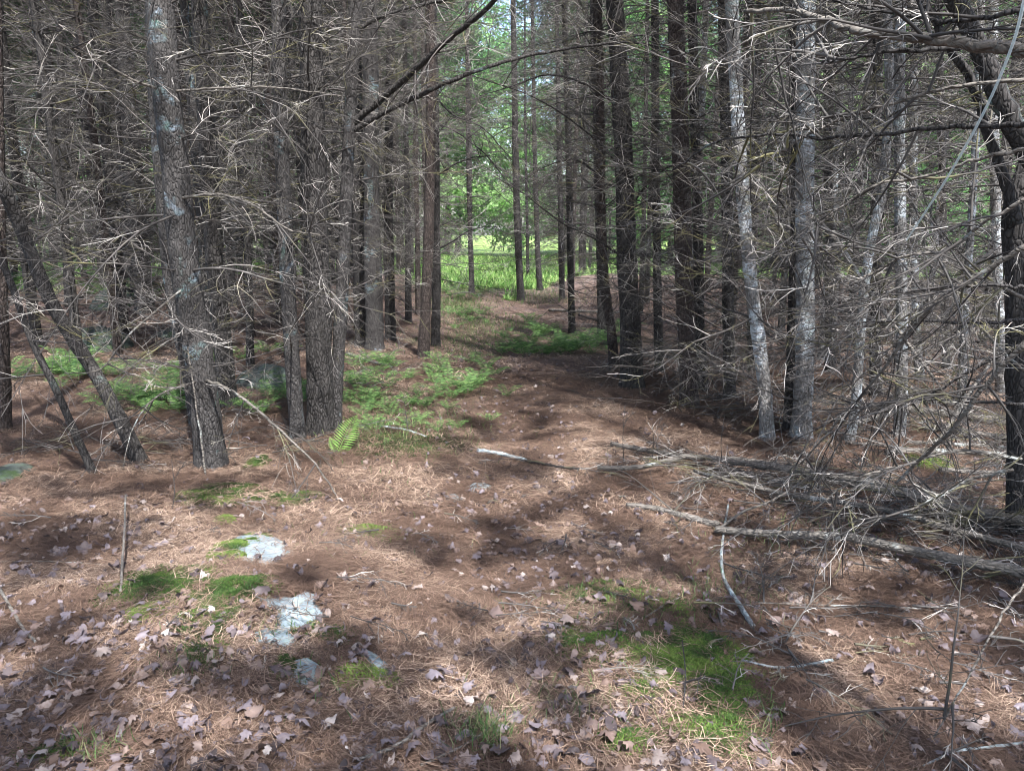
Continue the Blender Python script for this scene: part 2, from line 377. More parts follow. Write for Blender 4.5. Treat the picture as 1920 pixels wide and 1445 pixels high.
# ------------------------------------------------------------------ trunks
def trunk_mesh(path, r0, htot, mat, seed, sides=20, flare=.5, tip=.25):
    """path: local points from the base up"""
    P = np.array([tuple(p) for p in path]); n = len(P)
    z = P[:, 2]-P[0, 2]; R = r0*(1-(1-tip)*np.clip(z/htot, 0, 1)**1.1)
    R = R*(1+flare*np.exp(-np.clip(z, 0, 99)/.13))
    ang = np.arange(sides)*2*math.pi/sides
    zz = z[:, None]*np.ones(sides); aa = np.ones((n, 1))*ang
    nz = vnoise(np.cos(aa)*1.3+5+zz*.8, np.sin(aa)*1.3+5+zz*1.1, seed)-.5
    fu = vnoise(aa*3.2+seed, zz*5, seed+3)-.5
    kn = .10*np.maximum(0, np.cos(z*2*math.pi/.47))**14
    root = np.exp(-zz/.11)*.55*np.maximum(0, np.sin(aa*2.5+seed))
    rr = R[:, None]*(1+.16*nz+.10*fu+kn[:, None]+root)
    V = P[:, None]+np.stack([rr*np.cos(aa), rr*np.sin(aa), np.zeros_like(rr)], -1)
    V = V.reshape(-1, 3); V = np.vstack([V, P[-1]+[0, 0, .03]])
    i = np.arange(n-1)[:, None]*sides; k = np.arange(sides)[None]; k2 = (k+1) % sides
    Q = np.stack([i+k, i+k2, i+sides+k2, i+sides+k], -1).reshape(-1, 4)
    T = np.vstack([Q[:, [0, 1, 2]], Q[:, [0, 2, 3]]]); k = np.arange(sides); L = (n-1)*sides
    T = np.vstack([T, np.stack([L+k, L+(k+1) % sides, np.full(sides, len(V)-1)], -1)])
    return npmesh('trunk', V, T, mat, True)
def resample(P, step):
    out = [P[0].copy()]; acc = 0
    for a, b in zip(P, P[1:]):
        L = (b-a).length; 
        if L < 1e-6: continue
        t = step-acc
        while t <= L: out.append(a.lerp(b, t/L)); t += step
        acc = (acc+L) % step
    return out
trees_xy = []
def pine(pxs, wpx, mat, label, group='pine trunks beside the path', crown=True, br=1.0, zb=None, htot=None, seed=0, ctop=6.5, brlen=1.0, flare=.5, zmax=7.5, ztop_dead=None, avoid=None):
    b = at(*pxs[0]); Y = b.y; dist = math.hypot(b.y, CAMH)
    zb = zb or (.32 if pxs[0][0] > 1040 else .7)
    rg = random.Random(seed*31+int(pxs[0][0]))
    pts = [b-Vector((0, 0, .12))]+[b]+[unp(x, y, Y+.012*k*rg.uniform(-1, 1)) for k, (x, y) in enumerate(pxs[1:])]
    pts[0].z = b.z-.12
    htot = htot or rg.uniform(11.5, 13.5)
    d = (pts[-1]-pts[-2]).normalized()
    if ztop_dead is None:
        while pts[-1].z < b.z+htot:
            d = (d*.7+Vector((rg.uniform(-.04, .04), rg.uniform(-.04, .04), 1))*.3).normalized(); pts.append(pts[-1]+d*1.0)
    P = smooth_path(pts, 6); P = resample(P, .06 if Y < 9 else .12)
    # keep ring heights monotonic
    r0 = wpx/2/F*dist
    t = empty('pine_tree', b, label, 'tree', group); loc = [p-b for p in P]
    hh = max(p.z for p in loc)
    link('trunk', trunk_mesh(loc, r0, max(htot, hh), M[mat], seed+3, 20 if wpx > 24 else 12, flare, .25 if ztop_dead is None else .5), t)
    trees_xy.append((b.x, b.y))
    # whorls of dead branches
    z = zb; nb = 0
    while z < min(zmax, hh) and nb < 98 and br > 0:
        k = min(range(len(loc)), key=lambda i: abs(loc[i].z-z)); q = loc[k]
        if rg.random() < .92:
            a0 = rg.random()*6.28; n = max(1, int(rg.choice([3, 4, 4, 5])*br*(1.35 if pxs[0][0] > 1040 else 1.0)+rg.random()*.6))
            for j in range(n):
                a = a0+j*6.283/n+rg.uniform(-.35, .35); small = rg.random() < .3
                me = rg.choice(BRs if small else BR); sc = brlen*rg.uniform(.65, 1.15)*(1 if z > 1.2 else (.75 if pxs[0][0] < 1200 else .9))
                off = Vector((math.cos(a), math.sin(a), 0))*r0*.6
                # keep the space right in front of the lens free
                wx, wy = b.x+q.x+math.cos(a)*sc*1.6, b.y+q.y+math.sin(a)*sc*1.6
                if wy < 2.6: continue
                if abs(wx-pathx(wy)) < .5 and wy < 11 and b.z+q.z < 1.9: continue
                link('branch', me, t, q+off, (rg.uniform(-1, 1), rg.uniform(-.35, .22), a), sc); nb += 1
        z += rg.uniform(.22, .48)*(.8 if pxs[0][0] > 1040 else 1)
    if crown:
        P_, ti = crown_points(2600, ctop, htot, 2.4, 110, .18); top = loc[-1]
        P_[:, 0] += top.x*.8; P_[:, 1] += top.y*.8
        keep = ~open_gap(P_+np.array(tuple(b)))
        V, T, A = tufts(P_[keep], tint=ti[keep]); link('crown', npmesh('crown', V, T, M['needle_green'], False, A, 4), t)
    return t, loc, r0
G1 = 'near pine trunks'
TR = {}
T_ = [
 # key, path, width, material, label, kwargs
 ('hero', [(398,878),(388,800),(380,730),(360,600),(340,450),(327,300),(312,170),(300,0)], 52, 'lichen', 'thick grey pine trunk with bluish lichen patches, largest at left, standing nearest the camera', {}),
 ('h2', [(372,800),(350,680),(322,540),(306,380),(292,200),(284,0)], 26, 'lichen', 'slimmer grey trunk pressed close behind the left side of the lichen-patched trunk', dict(br=.6)),
 ('h3', [(428,765),(418,640),(402,480),(388,250),(374,0)], 32, 'dark', 'dark trunk just behind the right side of the lichen-patched trunk', dict(br=.7)),
 ('lean1', [(262,868),(232,800),(188,715),(140,640),(92,560),(40,430),(0,340),(-60,230)], 27, 'dark', 'dark trunk leaning steeply to the left, the thicker of the two leaning ones', dict(crown=False, br=.35, ztop_dead=1, htot=5)),
 ('lean2', [(176,890),(140,810),(105,730),(60,640),(20,530),(-20,440)], 14, 'dark', 'thin dark trunk leaning left across the needles, the thinner of the two leaning ones', dict(crown=False, br=.3, ztop_dead=1, htot=4)),
 ('edge', [(8,808),(6,700),(2,560),(-4,300),(-10,0)], 24, 'red', 'reddish brown trunk cut by the left edge of the picture', dict(br=.6)),
 ('c1', [(560,825),(552,740),(545,620),(535,440),(527,250),(522,0)], 27, 'lichen', 'trunk with white and blue lichen spots, left one of the tight cluster of three', {}),
 ('c2', [(600,812),(598,680),(594,500),(588,300),(581,0)], 46, 'dark', 'very dark furrowed trunk, thickest of the tight cluster left of the path', {}),
 ('c3', [(628,806),(634,680),(643,520),(650,350),(658,180),(668,0)], 24, 'lichen', 'dark trunk leaning slightly right, right one of the tight three-trunk cluster left of the path', dict(br=.8)),
 ('m1', [(703,658),(700,520),(697,380),(696,200),(693,0)], 32, 'lichen', 'straight grey trunk with a whitish band, right of the tight cluster and behind it', {}),
 ('m2', [(680,652),(676,520),(672,380),(668,200),(664,0)], 26, 'dark', 'dark trunk touching the left side of the whitish-banded trunk behind the cluster', {}),
 ('m3', [(732,640),(730,500),(728,300),(735,0)], 19, 'dark', 'dark slim trunk just right of the whitish-banded trunk, a little farther back', {}),
 ('m4', [(794,672),(799,560),(804,420),(808,200),(806,0)], 21, 'red', 'dark brown trunk at the left edge of the path behind the fern bed', {}),
 ('m5', [(817,650),(818,540),(818,400),(816,200),(812,0)], 16, 'dark', 'dark straight trunk closest to the left side of the path, behind the brown one', {}),
 ('m6', [(766,605),(765,480),(762,300),(758,0)], 12, 'dark', 'slender dark trunk in the shade between the whitish-banded trunk and the path', {}),
 ('m7', [(784,592),(783,480),(780,300),(777,0)], 10, 'red', 'slender reddish trunk farther back, just left of the brown path-side trunk', dict(br=.8)),
 ('l1', [(231,632),(225,540),(212,400),(195,230),(172,0)], 21, 'dark', 'dark trunk rising beside the flat mossy rock on the left', {}),
 ('l2', [(272,585),(264,480),(250,340),(238,150),(228,0)], 32, 'dark', 'broad black trunk behind the mossy rock, in front of green undergrowth', {}),
 ('l3', [(129,574),(123,430),(118,250),(110,0)], 14, 'dark', 'thin dark trunk left of the mossy rock against the green undergrowth', {}),
 ('l4', [(470,690),(466,520),(455,300),(448,0)], 14, 'dark', 'slim dark trunk between the lichen-patched trunk and the tight cluster', {}),
 ('f1', [(885,551),(881,420),(878,250),(875,0)], 10, 'dark', 'lone thin trunk left of the far path where the green clearing starts', dict(br=1, brlen=1.3, zmax=9)),
 ('f2', [(977,564),(971,440),(967,300),(962,0)], 14, 'dark', 'dark trunk standing on the far path in front of the green clearing', dict(br=1, brlen=1.3, zmax=9)),
 ('f3', [(1012,544),(1007,440),(1003,300),(998,0)], 10, 'dark', 'thin dark trunk right of the far path at the clearing edge', dict(br=1, brlen=1.3, zmax=9)),
 ('f4', [(990,522),(988,400),(985,250),(984,60)], 6, 'dark', 'thinnest trunk seen against the clearing, between two darker ones', dict(br=1, brlen=1.3, zmax=9)),
 ('r1', [(1073,625),(1070,500),(1066,300),(1058,0)], 13, 'dark', 'slim trunk rising behind the right-hand fern bed', {}),
 ('r2', [(1054,562),(1052,440),(1048,250),(1044,0)], 11, 'dark', 'slim dark trunk on the right bank above the fern bed, nearest the far path', {}),
 ('r3', [(1128,638),(1126,500),(1120,300),(1112,0)], 15, 'dark', 'dark trunk at the right end of the fern bed, behind the reddish one', {}),
 ('r4', [(1152,693),(1146,620),(1134,540),(1127,400),(1124,200),(1120,0)], 19, 'red', 'reddish brown trunk bending slightly left at the right end of the fern bed', {}),
 ('r5', [(1185,730),(1182,620),(1176,480),(1170,300),(1160,120),(1152,0)], 38, 'dark', 'thick dark furrowed trunk standing alone at the right edge of the path', {}),
 ('r6', [(1236,700),(1233,560),(1230,350),(1228,0)], 17, 'dark', 'dark trunk just right of the thick path-side trunk', {}),
 ('r7', [(1292,762),(1288,640),(1282,480),(1278,300),(1266,0)], 34, 'red', 'stout grey-brown trunk with a ragged base right of the thick path-side trunk', {}),
 ('r8', [(1318,735),(1312,600),(1308,400),(1302,200),(1298,0)], 20, 'dark', 'dark trunk touching the right side of the ragged-based trunk', {}),
 ('r9', [(1368,748),(1366,620),(1364,450),(1362,250),(1356,0)], 23, 'dark', 'dark upright trunk left of the bent grey trunk', {}),
 ('r10', [(1438,826),(1434,740),(1424,650),(1410,550),(1398,430),(1388,300),(1380,150),(1372,0)], 25, 'pale', 'pale grey trunk bending to the left, with its foot in dark bark', dict(br=.8)),
 ('r11', [(1502,822),(1508,700),(1510,560),(1509,400),(1509,200),(1512,0)], 34, 'pale', 'tall whitish weathered trunk, the palest and thickest on the right', {}),
 ('r12', [(1480,808),(1484,680),(1490,500),(1494,300),(1490,0)], 20, 'dark', 'dark trunk tucked against the left side of the whitish weathered trunk', dict(br=.6)),
 ('r13', [(1592,832),(1604,760),(1610,680),(1618,560),(1634,450),(1652,370),(1662,280),(1668,150),(1664,0)], 17, 'pale', 'crooked bare trunk with pinkish weathered wood right of the whitish trunk', dict(br=.8)),
 ('r14', [(1556,702),(1556,520),(1554,300),(1552,0)], 18, 'dark', 'dark straight trunk behind and between the whitish and the crooked trunk', {}),
 ('r15', [(1684,822),(1690,740),(1690,560),(1688,400),(1686,200),(1690,0)], 20, 'pale', 'grey trunk rising from the sunlit litter in front of the fallen poles', {}),
 ('r16', [(1642,745),(1640,560),(1644,300),(1648,0)], 20, 'dark', 'dark trunk behind the crooked bare trunk', {}),
 ('r17', [(1724,715),(1716,560),(1712,350),(1716,0)], 15, 'pale', 'pale slim trunk right of the grey trunk in the sunlit litter', {}),
 ('r18', [(1802,770),(1808,600),(1822,400),(1834,150),(1840,0)], 14, 'pale', 'pale slim trunk behind the tangle of bare branches at far right', {}),
 ('r19', [(1878,740),(1872,560),(1866,350),(1862,0)], 18, 'pale', 'pale trunk left of the dark trunk at the right edge', {}),
 ('r20', [(1410,700),(1408,520),(1416,300),(1424,0)], 15, 'dark', 'slim dark trunk in the gap behind the bent grey trunk', {}),
 ('r21', [(1775,690),(1770,520),(1766,300),(1760,0)], 14, 'dark', 'slim dark trunk in the middle of the right-hand thicket', {}),
]
for i, (k, path, wd, mt, lab, kw) in enumerate(T_):
    TR[k] = pine(path, wd, mt, lab, seed=i+1, **kw)
# crooked tree at the right edge
TR['right'] = pine([(1912,1003),(1914,880),(1912,700),(1908,520),(1904,400),(1930,320),(1960,200)], 44, 'dark', 'dark crooked trunk at the right edge of the picture above the brush pile', seed=77, br=.5, zb=.9)

# ------------------------------------------------------------------ big individual limbs, given as outlines in space
def limb(tree, pts, Ys, r0, r1, seed, mat='wood', twigs=7, name='limb', tl=.7, tag_=None):
    t, loc, _ = TR[tree]; b = t.location
    ws = [unp(x, y, Y) for (x, y), Y in zip(pts, Ys)]
    P = smooth_path(ws, 6); n = len(P); mb = MB(); rg = random.Random(seed)
    for p in P[1:-1]: p += Vector((rg.gauss(0, .0025), rg.gauss(0, .0025), rg.gauss(0, .0025)))
    mb.tube(P, [r0+(r1-r0)*(i/(n-1)) for i in range(n)], 9, .3, .08)
    mb.mi = 1; tw = mb
    for k in range(twigs):
        i = rg.randint(int(n*.12), n-2); d = (P[i+1]-P[i]).normalized()
        s = Vector((rg.gauss(0, 1), rg.gauss(0, .6), rg.gauss(0, 1))).normalized()
        branch_mb(seed*50+k, L=tl*rg.uniform(.5, 1.3), r0=.005, mb=tw, base=P[i].copy(), dirv=d*.6+s, dens=.6)
    return link(name, mb.mesh_local(name, M[mat], b, M['twig']), t)
def Y_of(k): return TR[k][0].location.y
yc = Y_of('c3')
limb('c3', [(655,236),(720,182),(790,120),(845,70),(900,28),(960,-30)], [yc, yc-.1, yc-.3, yc-.5, yc-.7, yc-1], .028, .014, 1, 'dark', 7)
limb('c3', [(652,250),(720,212),(800,172),(870,142),(960,112),(1060,92),(1180,80),(1290,100)], [yc, yc-.1, yc-.2, yc-.3, yc-.2, yc, yc+.3, yc+.5], .022, .006, 2, 'dark', 12)
limb('c3', [(665,60),(700,38),(760,18),(830,0),(900,-20)], [yc, yc, yc-.2, yc-.3, yc-.4], .018, .010, 3, 'dark', 5)
limb('c2', [(640,110),(560,140),(500,160)], [yc+.1, yc, yc-.1], .012, .006, 4, 'wood', 3)
# hero trunk limb sweeping down to the right
yh = Y_of('hero')
limb('hero', [(385,712),(430,730),(490,775),(545,825),(590,870),(640,945),(655,1000)], [yh-.05, yh-.3, yh-.5, yh-.6, yh-.7, yh-.8, yh-.85], .011, .003, 5, 'wood', 8)
limb('hero', [(330,372),(410,365),(480,388),(540,430),(600,440)], [yh-.05, yh-.2, yh-.4, yh-.5, yh-.6], .010, .003, 6, 'wood', 8)
limb('hero', [(318,175),(250,150),(170,105),(100,80)], [yh-.05, yh-.2, yh-.3, yh-.5], .010, .004, 7, 'wood', 7)
limb('hero', [(322,172),(420,165),(520,165),(640,180)], [yh-.05, yh-.3, yh-.3, yh-.5], .008, .003, 8, 'wood', 7)
limb('hero', [(380,712),(300,740),(250,800),(230,880)], [yh-.05, yh-.3, yh-.4, yh-.5], .008, .002, 9, 'wood', 6)
limb('hero', [(352,650),(368,760),(380,850),(389,912)], [yh-.22, yh-.25, yh-.28, yh-.3], .005, .007, 10, 'wood', 0)
limb('hero', [(345,540),(250,620),(190,690),(120,700)], [yh-.1, yh-.3, yh-.5, yh-.6], .008, .003, 44, 'wood', 6)
# dense limbs from the right-hand tree
yr = Y_of('right')
R_ = [
 ([(1925,95),(1850,88),(1760,76),(1680,66),(1600,56),(1540,35),(1480,20),(1395,22)], [1.9,1.95,2.0,2.05,2.1,2.2,2.3,2.4], .016, .006, 'wood', 9),
 ([(1960,340),(1900,240),(1860,150),(1822,60),(1780,-20)], [yr-.2]*5, .050, .036, 'dark', 5),
 ([(1908,420),(1880,330),(1852,250),(1820,150),(1780,90),(1730,0)], [yr-.1]*6, .026, .016, 'dark', 7),
 ([(1800,92),(1690,96),(1600,108),(1540,118)], [2.1,2.1,2.15,2.2], .006, .003, 'dark', 3),
 ([(1925,232),(1850,236),(1760,240),(1640,252),(1540,258),(1440,252),(1340,270),(1260,320)], [2.2,2.3,2.4,2.5,2.6,2.7,2.8,2.9], .008, .003, 'dark', 8),
 ([(1925,460),(1830,520),(1740,580),(1650,700),(1580,780),(1500,870)], [2.7,2.8,2.9,3.1,3.3,3.5], .010, .004, 'wood', 12),
 ([(1925,640),(1850,720),(1790,800),(1740,850),(1680,905)], [2.6,2.7,2.8,2.95,3.1], .010, .006, 'wood', 8),
 ([(1925,640),(1830,690),(1740,740),(1640,760),(1520,770)], [3.0,3.1,3.2,3.3,3.4], .007, .003, 'dark', 8),
 ([(1925,758),(1800,752),(1700,748),(1600,770),(1480,830)], [3.3,3.3,3.4,3.5,3.6], .007, .003, 'dark', 7),
 ([(1925,600),(1820,605),(1700,600),(1600,606)], [3.4,3.4,3.5,3.6], .009, .004, 'dark', 8),
 ([(1860,470),(1800,520),(1740,560),(1700,620),(1640,680),(1560,760)], [3.4,3.4,3.5,3.6,3.7,3.8], .009, .003, 'wood', 8),
 ([(1925,540),(1860,535),(1780,540),(1700,548)], [3.0,3.0,3.1,3.2], .007, .003, 'dark', 6),
 ([(1925,372),(1840,420),(1780,470),(1700,480),(1620,520),(1540,540)], [2.6,2.7,2.8,2.9,3.0,3.0], .007, .003, 'wood', 9),
 ([(1925,560),(1840,520),(1790,500),(1700,470)], [3.3,3.3,3.4,3.5], .008, .003, 'wood', 6),
 ([(1900,880),(1820,900),(1740,940),(1650,975)], [2.9,3.0,3.05,3.1], .007, .003, 'wood', 8),
 ([(1925,280),(1830,300),(1740,330),(1640,350),(1560,400),(1480,470)], [2.4,2.5,2.6,2.7,2.8,2.9], .006, .003, 'wood', 9),
 ([(1925,150),(1800,160),(1680,190),(1560,230),(1440,300),(1360,350)], [2.3,2.4,2.5,2.6,2.7,2.8], .006, .003, 'wood', 9),
 ([(1925,700),(1860,640),(1800,560),(1760,470),(1740,400)], [3.6,3.6,3.7,3.8,3.9], .006, .003, 'wood', 7),
 ([(1925,20),(1800,40),(1700,30),(1560,0),(1460,-20)], [2.2,2.3,2.4,2.5,2.6], .007, .004, 'dark', 7),
 ([(1925,1090),(1880,1150),(1830,1240),(1780,1330),(1750,1380)], [2.3,2.25,2.2,2.15,2.1], .004, .002, 'wood', 4),
 ([(1915,860),(1800,845),(1700,870),(1600,900),(1520,960)], [3.4,3.35,3.3,3.3,3.3], .007, .003, 'wood', 7),
]
for i, (p, ys, a, b, mt, n) in enumerate(R_): limb('right', p, ys, a, b, 60+i, mt, n, tl=.55)
for i_, (k_, p_) in enumerate([('r5', [(1168,482),(1110,445),(1050,415),(985,365),(925,330)]), ('r5', [(1172,330),(1130,275),(1070,225),(1000,182),(880,140)]),
  ('r5', [(1160,200),(1100,160),(1030,140),(950,165),(900,180)]), ('r5', [(1172,400),(1230,330),(1300,300),(1400,330)]), ('m5', [(820,468),(850,452),(885,430),(935,424)]),
  ('m5', [(815,230),(860,250),(920,300),(975,380)]), ('m4', [(806,170),(850,215),(905,240),(960,300)]), ('r4', [(1125,330),(1080,300),(1030,310),(980,340)]), ('m5', [(818,330),(870,300),(930,290)])]):
    y_ = Y_of(k_); limb(k_, p_, [y_-.12*q for q in range(len(p_))], .013, .004, 120+i_, 'dark', 7, tl=.9)
limb('r11', [(1505,262),(1440,268),(1400,262),(1390,258)], [Y_of('r11')]*4, .010, .007, 90, 'pale', 2)
limb('r11', [(1512,400),(1560,440),(1640,560),(1700,640),(1760,720)], [Y_of('r11')-.05, 5, 4.8, 4.6, 4.5], .016, .008, 91, 'wood', 8)

# ------------------------------------------------------------------ trees out of the frame (behind and beside the camera) that shade the floor
k = 0
for gy in np.arange(-9.5, 7, 2.0):
    for gx in np.arange(-11, 12, 2.3):
        x = gx+rnd.uniform(-.7, .7); y = gy+rnd.uniform(-.7, .7)
        if y > .6 and abs(x) < abs(y)*.78+1.2: continue
        if math.hypot(x, y) < 1.6: continue
        z = H1(x, y); k += 1
        t = empty('pine_tree', (x, y, z), 'pine with a dark straight trunk standing beside or behind the viewer, outside the picture', 'tree', 'pines around the viewer')
        loc = [Vector((rnd.uniform(-.02, .02), rnd.uniform(-.02, .02), -.12+.4*q)) for q in range(32)]
        link('trunk', trunk_mesh(loc, rnd.uniform(.07, .11), 12.5, M['dark'], k, 10), t)
        P_, ti = crown_points(2900, 6, 12.8, 2.7, 130, .18); kp = ~open_gap(P_+np.array([x, y, z]))
        V, T, A = tufts(P_[kp], tint=ti[kp]); link('crown', npmesh('crown', V, T, M['needle_green'], False, A, 4), t)

# ------------------------------------------------------------------ stand of pines farther back: six kinds, copied
def far_proto(seed, nbr=95):
    rg = random.Random(seed); h = rg.uniform(12, 14.5); r0 = rg.uniform(.07, .11)
    lx, ly = rg.uniform(-.02, .02), rg.uniform(-.02, .02)
    loc = [Vector((lx*z+.03*math.sin(z*.8+seed), ly*z, z)) for z in np.arange(-.25, h, .3)]
    tm = trunk_mesh(loc, r0, h, None, seed, 9)
    mb = MB(); z = .7
    while z < 8.5:
        a0 = rg.random()*6.28; n = rg.choice([3, 4, 5])
        for j in range(n):
            a = a0+j*6.283/n+rg.uniform(-.3, .3)
            branch_mb(rg.randint(0, 99999), L=rg.uniform(.8, 1.9), r0=.011, fine=False, mb=mb, base=Vector((lx*z, ly*z, z)),
                      dirv=Vector((math.cos(a), math.sin(a), rg.uniform(-.25, .35))), thick=1.9)
        z += rg.uniform(.28, .5)
    bm = mb.mesh('branches', M['twig'])
    P_, ti = crown_points(1050, 7.2+rg.uniform(-1, 1), h, 1.8, 26); V, T, A = tufts(P_, .16, .036, 6, tint=ti)
    cm = npmesh('crown', V, T, M['needle_green'], False, A, 4)
    return tm, bm, cm
FP = []
for s in range(6):
    tm, bm, cm = far_proto(500+s); v = {}
    for mt in ('dark', 'red', 'lichen', 'pale'):
        c = tm.copy(); c.materials.clear(); c.materials.append(M[mt]); v[mt] = c
    FP.append((v, bm, cm))
pts = [(x, y) for x, y in trees_xy]
def region_label(px, y):
    side = 'left' if px < 860 else 'right'
    if y < 16: return f'thin pine in the middle rows of the stand on the {side} side of the path', f'middle rows of pines on the {side}'
    if y < 27: return f'slender pine deep in the stand on the {side} side, behind the middle rows', f'deep rows of pines on the {side}'
    return f'faint far pine at the back of the woods on the {side}, near the clearing level', f'farthest pines on the {side}'
cnt = 0; tries = 0
while cnt < 262 and tries < 9000:
    tries += 1
    y = 9+34*rnd.random()**1.25; x = rnd.uniform(-1, 1)*(y*.80+2)
    px, _ = proj(x, y, 1.0); d = abs(x-float(pathx(y)))
    if 815 < px < 1050 and (y < 30 or rnd.random() < .7): continue
    if 1050 <= px < 1175 and y < 22: continue
    if px > 1120 and y > 17 and rnd.random() < .9: continue
    if px > 1120 and y <= 17 and rnd.random() < .2: continue
    if y < 11 and 300 < px < 860 and rnd.random() < .5: continue
    if d < 1.5: continue
    if any((x-a)**2+(y-b)**2 < (.75 if y < 20 else 1.0) for a, b in pts): continue
    pts.append((x, y)); cnt += 1
    lb, gr = region_label(px, y)
    t = empty('pine_tree', (x, y, H1(x, y)), lb, 'tree', gr)
    t.rotation_euler = (rnd.gauss(0, .025), rnd.gauss(0, .035), rnd.random()*6.28); s = rnd.uniform(.85, 1.12); t.scale = (s, s, s)
    v, bm, cm = rnd.choice(FP)
    mt = rnd.choice(['dark', 'dark', 'dark', 'red', 'lichen'] if px < 1300 else ['dark', 'pale', 'red', 'lichen', 'pale'])
    link('trunk', v[mt], t, scale=(.68, .68, 1) if px < 1200 else (.55, .55, 1)); link('branches', bm, t)
    if (y < 26 and (d < 5 or x > 3)) or y < 17:
        P_, ti = crown_points(1150, 7, 13, 1.8, 50, .25); k_ = ~open_gap(P_+np.array([x, y, H1(x, y)]))
        V, T, A = tufts(P_[k_], .16, .036, 6, tint=ti[k_]); link('crown', npmesh('crown', V, T, M['needle_green'], False, A, 4), t)
        t.rotation_euler = (0, 0, 0); t.scale = (1, 1, 1)
    else: link('crown', cm, t)

# ------------------------------------------------------------------ leafy trees beyond the clearing
def leafy_proto(seed):
    rg = random.Random(seed); h = rg.uniform(11, 16); mb = MB()
    tr = [Vector((.1*math.sin(z), .08*math.cos(z*.7), z)) for z in np.arange(-.3, h*.8, .5)]
    mb.tube(tr, [.16*(1-i/len(tr))+.02 for i in range(len(tr))], 8, .5)
    for i in range(16):
        z = rg.uniform(.15, .75)*h; a = rg.random()*6.28
        mb.tube(curve(Vector((0, 0, z)), Vector((math.cos(a), math.sin(a), .6)), rg.uniform(1.5, 3), 5, Vector((0, 0, .3)), rg), [.05, .04, .03, .02, .015, .01], 5, .5)
    n = 8000; cl = 60
    zc = h*(.06+.94*NR.random(cl)); rr = 3.0*np.sqrt(NR.random(cl))*np.sqrt(np.clip(1-((zc/h-.45)/.62)**2, .05, 1)); a = NR.random(cl)*6.28
    cc = np.stack([rr*np.cos(a), rr*np.sin(a), zc], 1); i = NR.integers(0, cl, n)
    P = cc[i]+NR.normal(size=(n, 3))*[.55, .55, .38]
    V, T, A = tufts(P, .19, .10, 3, 0, (NR.random(cl))[i])
    return mb.mesh('trunk', M['dark']), npmesh('crown', V, T, M['broadleaf'], False, A, 4)
LP = [leafy_proto(900+i) for i in range(4)]
for row, (yb, n, sp_) in enumerate([(46, 21, 4.4), (53, 20, 5.2), (31, 11, 3.1), (25, 7, 2.6)]):
    for i in range(n):
        x = (i-(n-1)/2)*sp_+rnd.uniform(-1.2, 1.2); y = yb+rnd.uniform(-2, 2)
        if row >= 2: x += 22.5-4*(row-2); y += abs(x-8)*.1
        pos = 'left of the clearing' if x < -3 else ('right of the clearing' if x > 3 else 'straight behind the clearing')
        t = empty('leafy_tree', (x, y, H1(x, y)), f'green leafy tree in the far treeline, {pos}' + ('', ', in its back row', ', in its second row', ', in its nearest row')[row], 'tree', 'leafy trees beyond the clearing')
        t.rotation_euler = (0, 0, rnd.random()*6.28); s = rnd.uniform(.8, 1.25)*(1.0 if abs(x-1) < 5 else 1); t.scale = (s, s, s)
        a, b = rnd.choice(LP); link('trunk', a, t); link('crown', b, t)

# ------------------------------------------------------------------ needle litter
def in_view(x, y, mrg=60):
    px, py = proj(x, y, 0); return (px > -mrg) & (px < 1920+mrg) & (py < 1445+mrg)
def inpoly(px, py, ol):
    ins = np.zeros(len(px), bool); m_ = len(ol)
    for i in range(m_):
        (x1, y1), (x2, y2) = ol[i], ol[(i+1) % m_]
        if y1 == y2: continue
        ins ^= ((y1 > py) != (y2 > py)) & (px < (x2-x1)*(py-y1)/(y2-y1)+x1)
    return ins
ROCKS = [([(490,1132),(545,1122),(575,1108),(600,1115),(590,1130),(605,1148),(612,1162),(570,1185),(545,1183),(535,1196),(515,1190),(516,1165),(520,1150),(500,1144)], .026),
 ([(466,1190),(484,1184),(500,1196),(530,1190),(556,1196),(560,1210),(520,1218),(500,1210),(475,1206)], .022),
 ([(545,1246),(562,1236),(585,1240),(602,1254),(594,1285),(572,1296),(548,1282),(538,1270)], .028),
 ([(676,1218),(700,1226),(718,1244),(724,1268),(712,1276),(700,1262),(694,1246)], .024),
 ([(425,1018),(450,1004),(490,1002),(520,1010),(532,1024),(530,1052),(500,1062),(455,1052),(430,1040)], .032)]
MOSS = [((1310,1240),(95,50)), ((1360,1300),(60,38)), ((1340,1375),(60,45)), ((300,1100),(75,26)), ((440,1110),(62,20)), ((453,1028),(30,16))]
def blades(X, Y, Z, ang, L, W, tilt, tint, curl=.15):
    """flat curved blades: two quads each"""
    n = len(X); d = np.stack([np.cos(ang)*np.cos(tilt), np.sin(ang)*np.cos(tilt), np.sin(tilt)], 1)
    s = np.stack([-np.sin(ang), np.cos(ang), np.zeros(n)], 1); B = np.stack([X, Y, Z], 1)
    c = (NR.random(n)-.5)[:, None]*2*curl*L[:, None]*s
    up = np.zeros((n, 3)); up[:, 2] = L*.04
    a = B-d*L[:, None]/2; e = B+d*L[:, None]/2; m = B+c+up; w = W[:, None]/2*s
    V = np.stack([a-w, a+w, m+w, m-w, e+w*.5, e-w*.5], 1).reshape(-1, 3)
    i = np.arange(n)[:, None]*6
    T = np.vstack([i+np.array([0, 1, 2, 3]), i+np.array([3, 2, 4, 5])])
    return V, T, np.repeat(tint, 6)
def rand_floor(n, y0, y1, pw=1.0, half=.72, extra=.5):
    y = y0+(y1-y0)*NR.random(n)**pw; x = (NR.random(n)*2-1)*(y*half+extra); return x, y
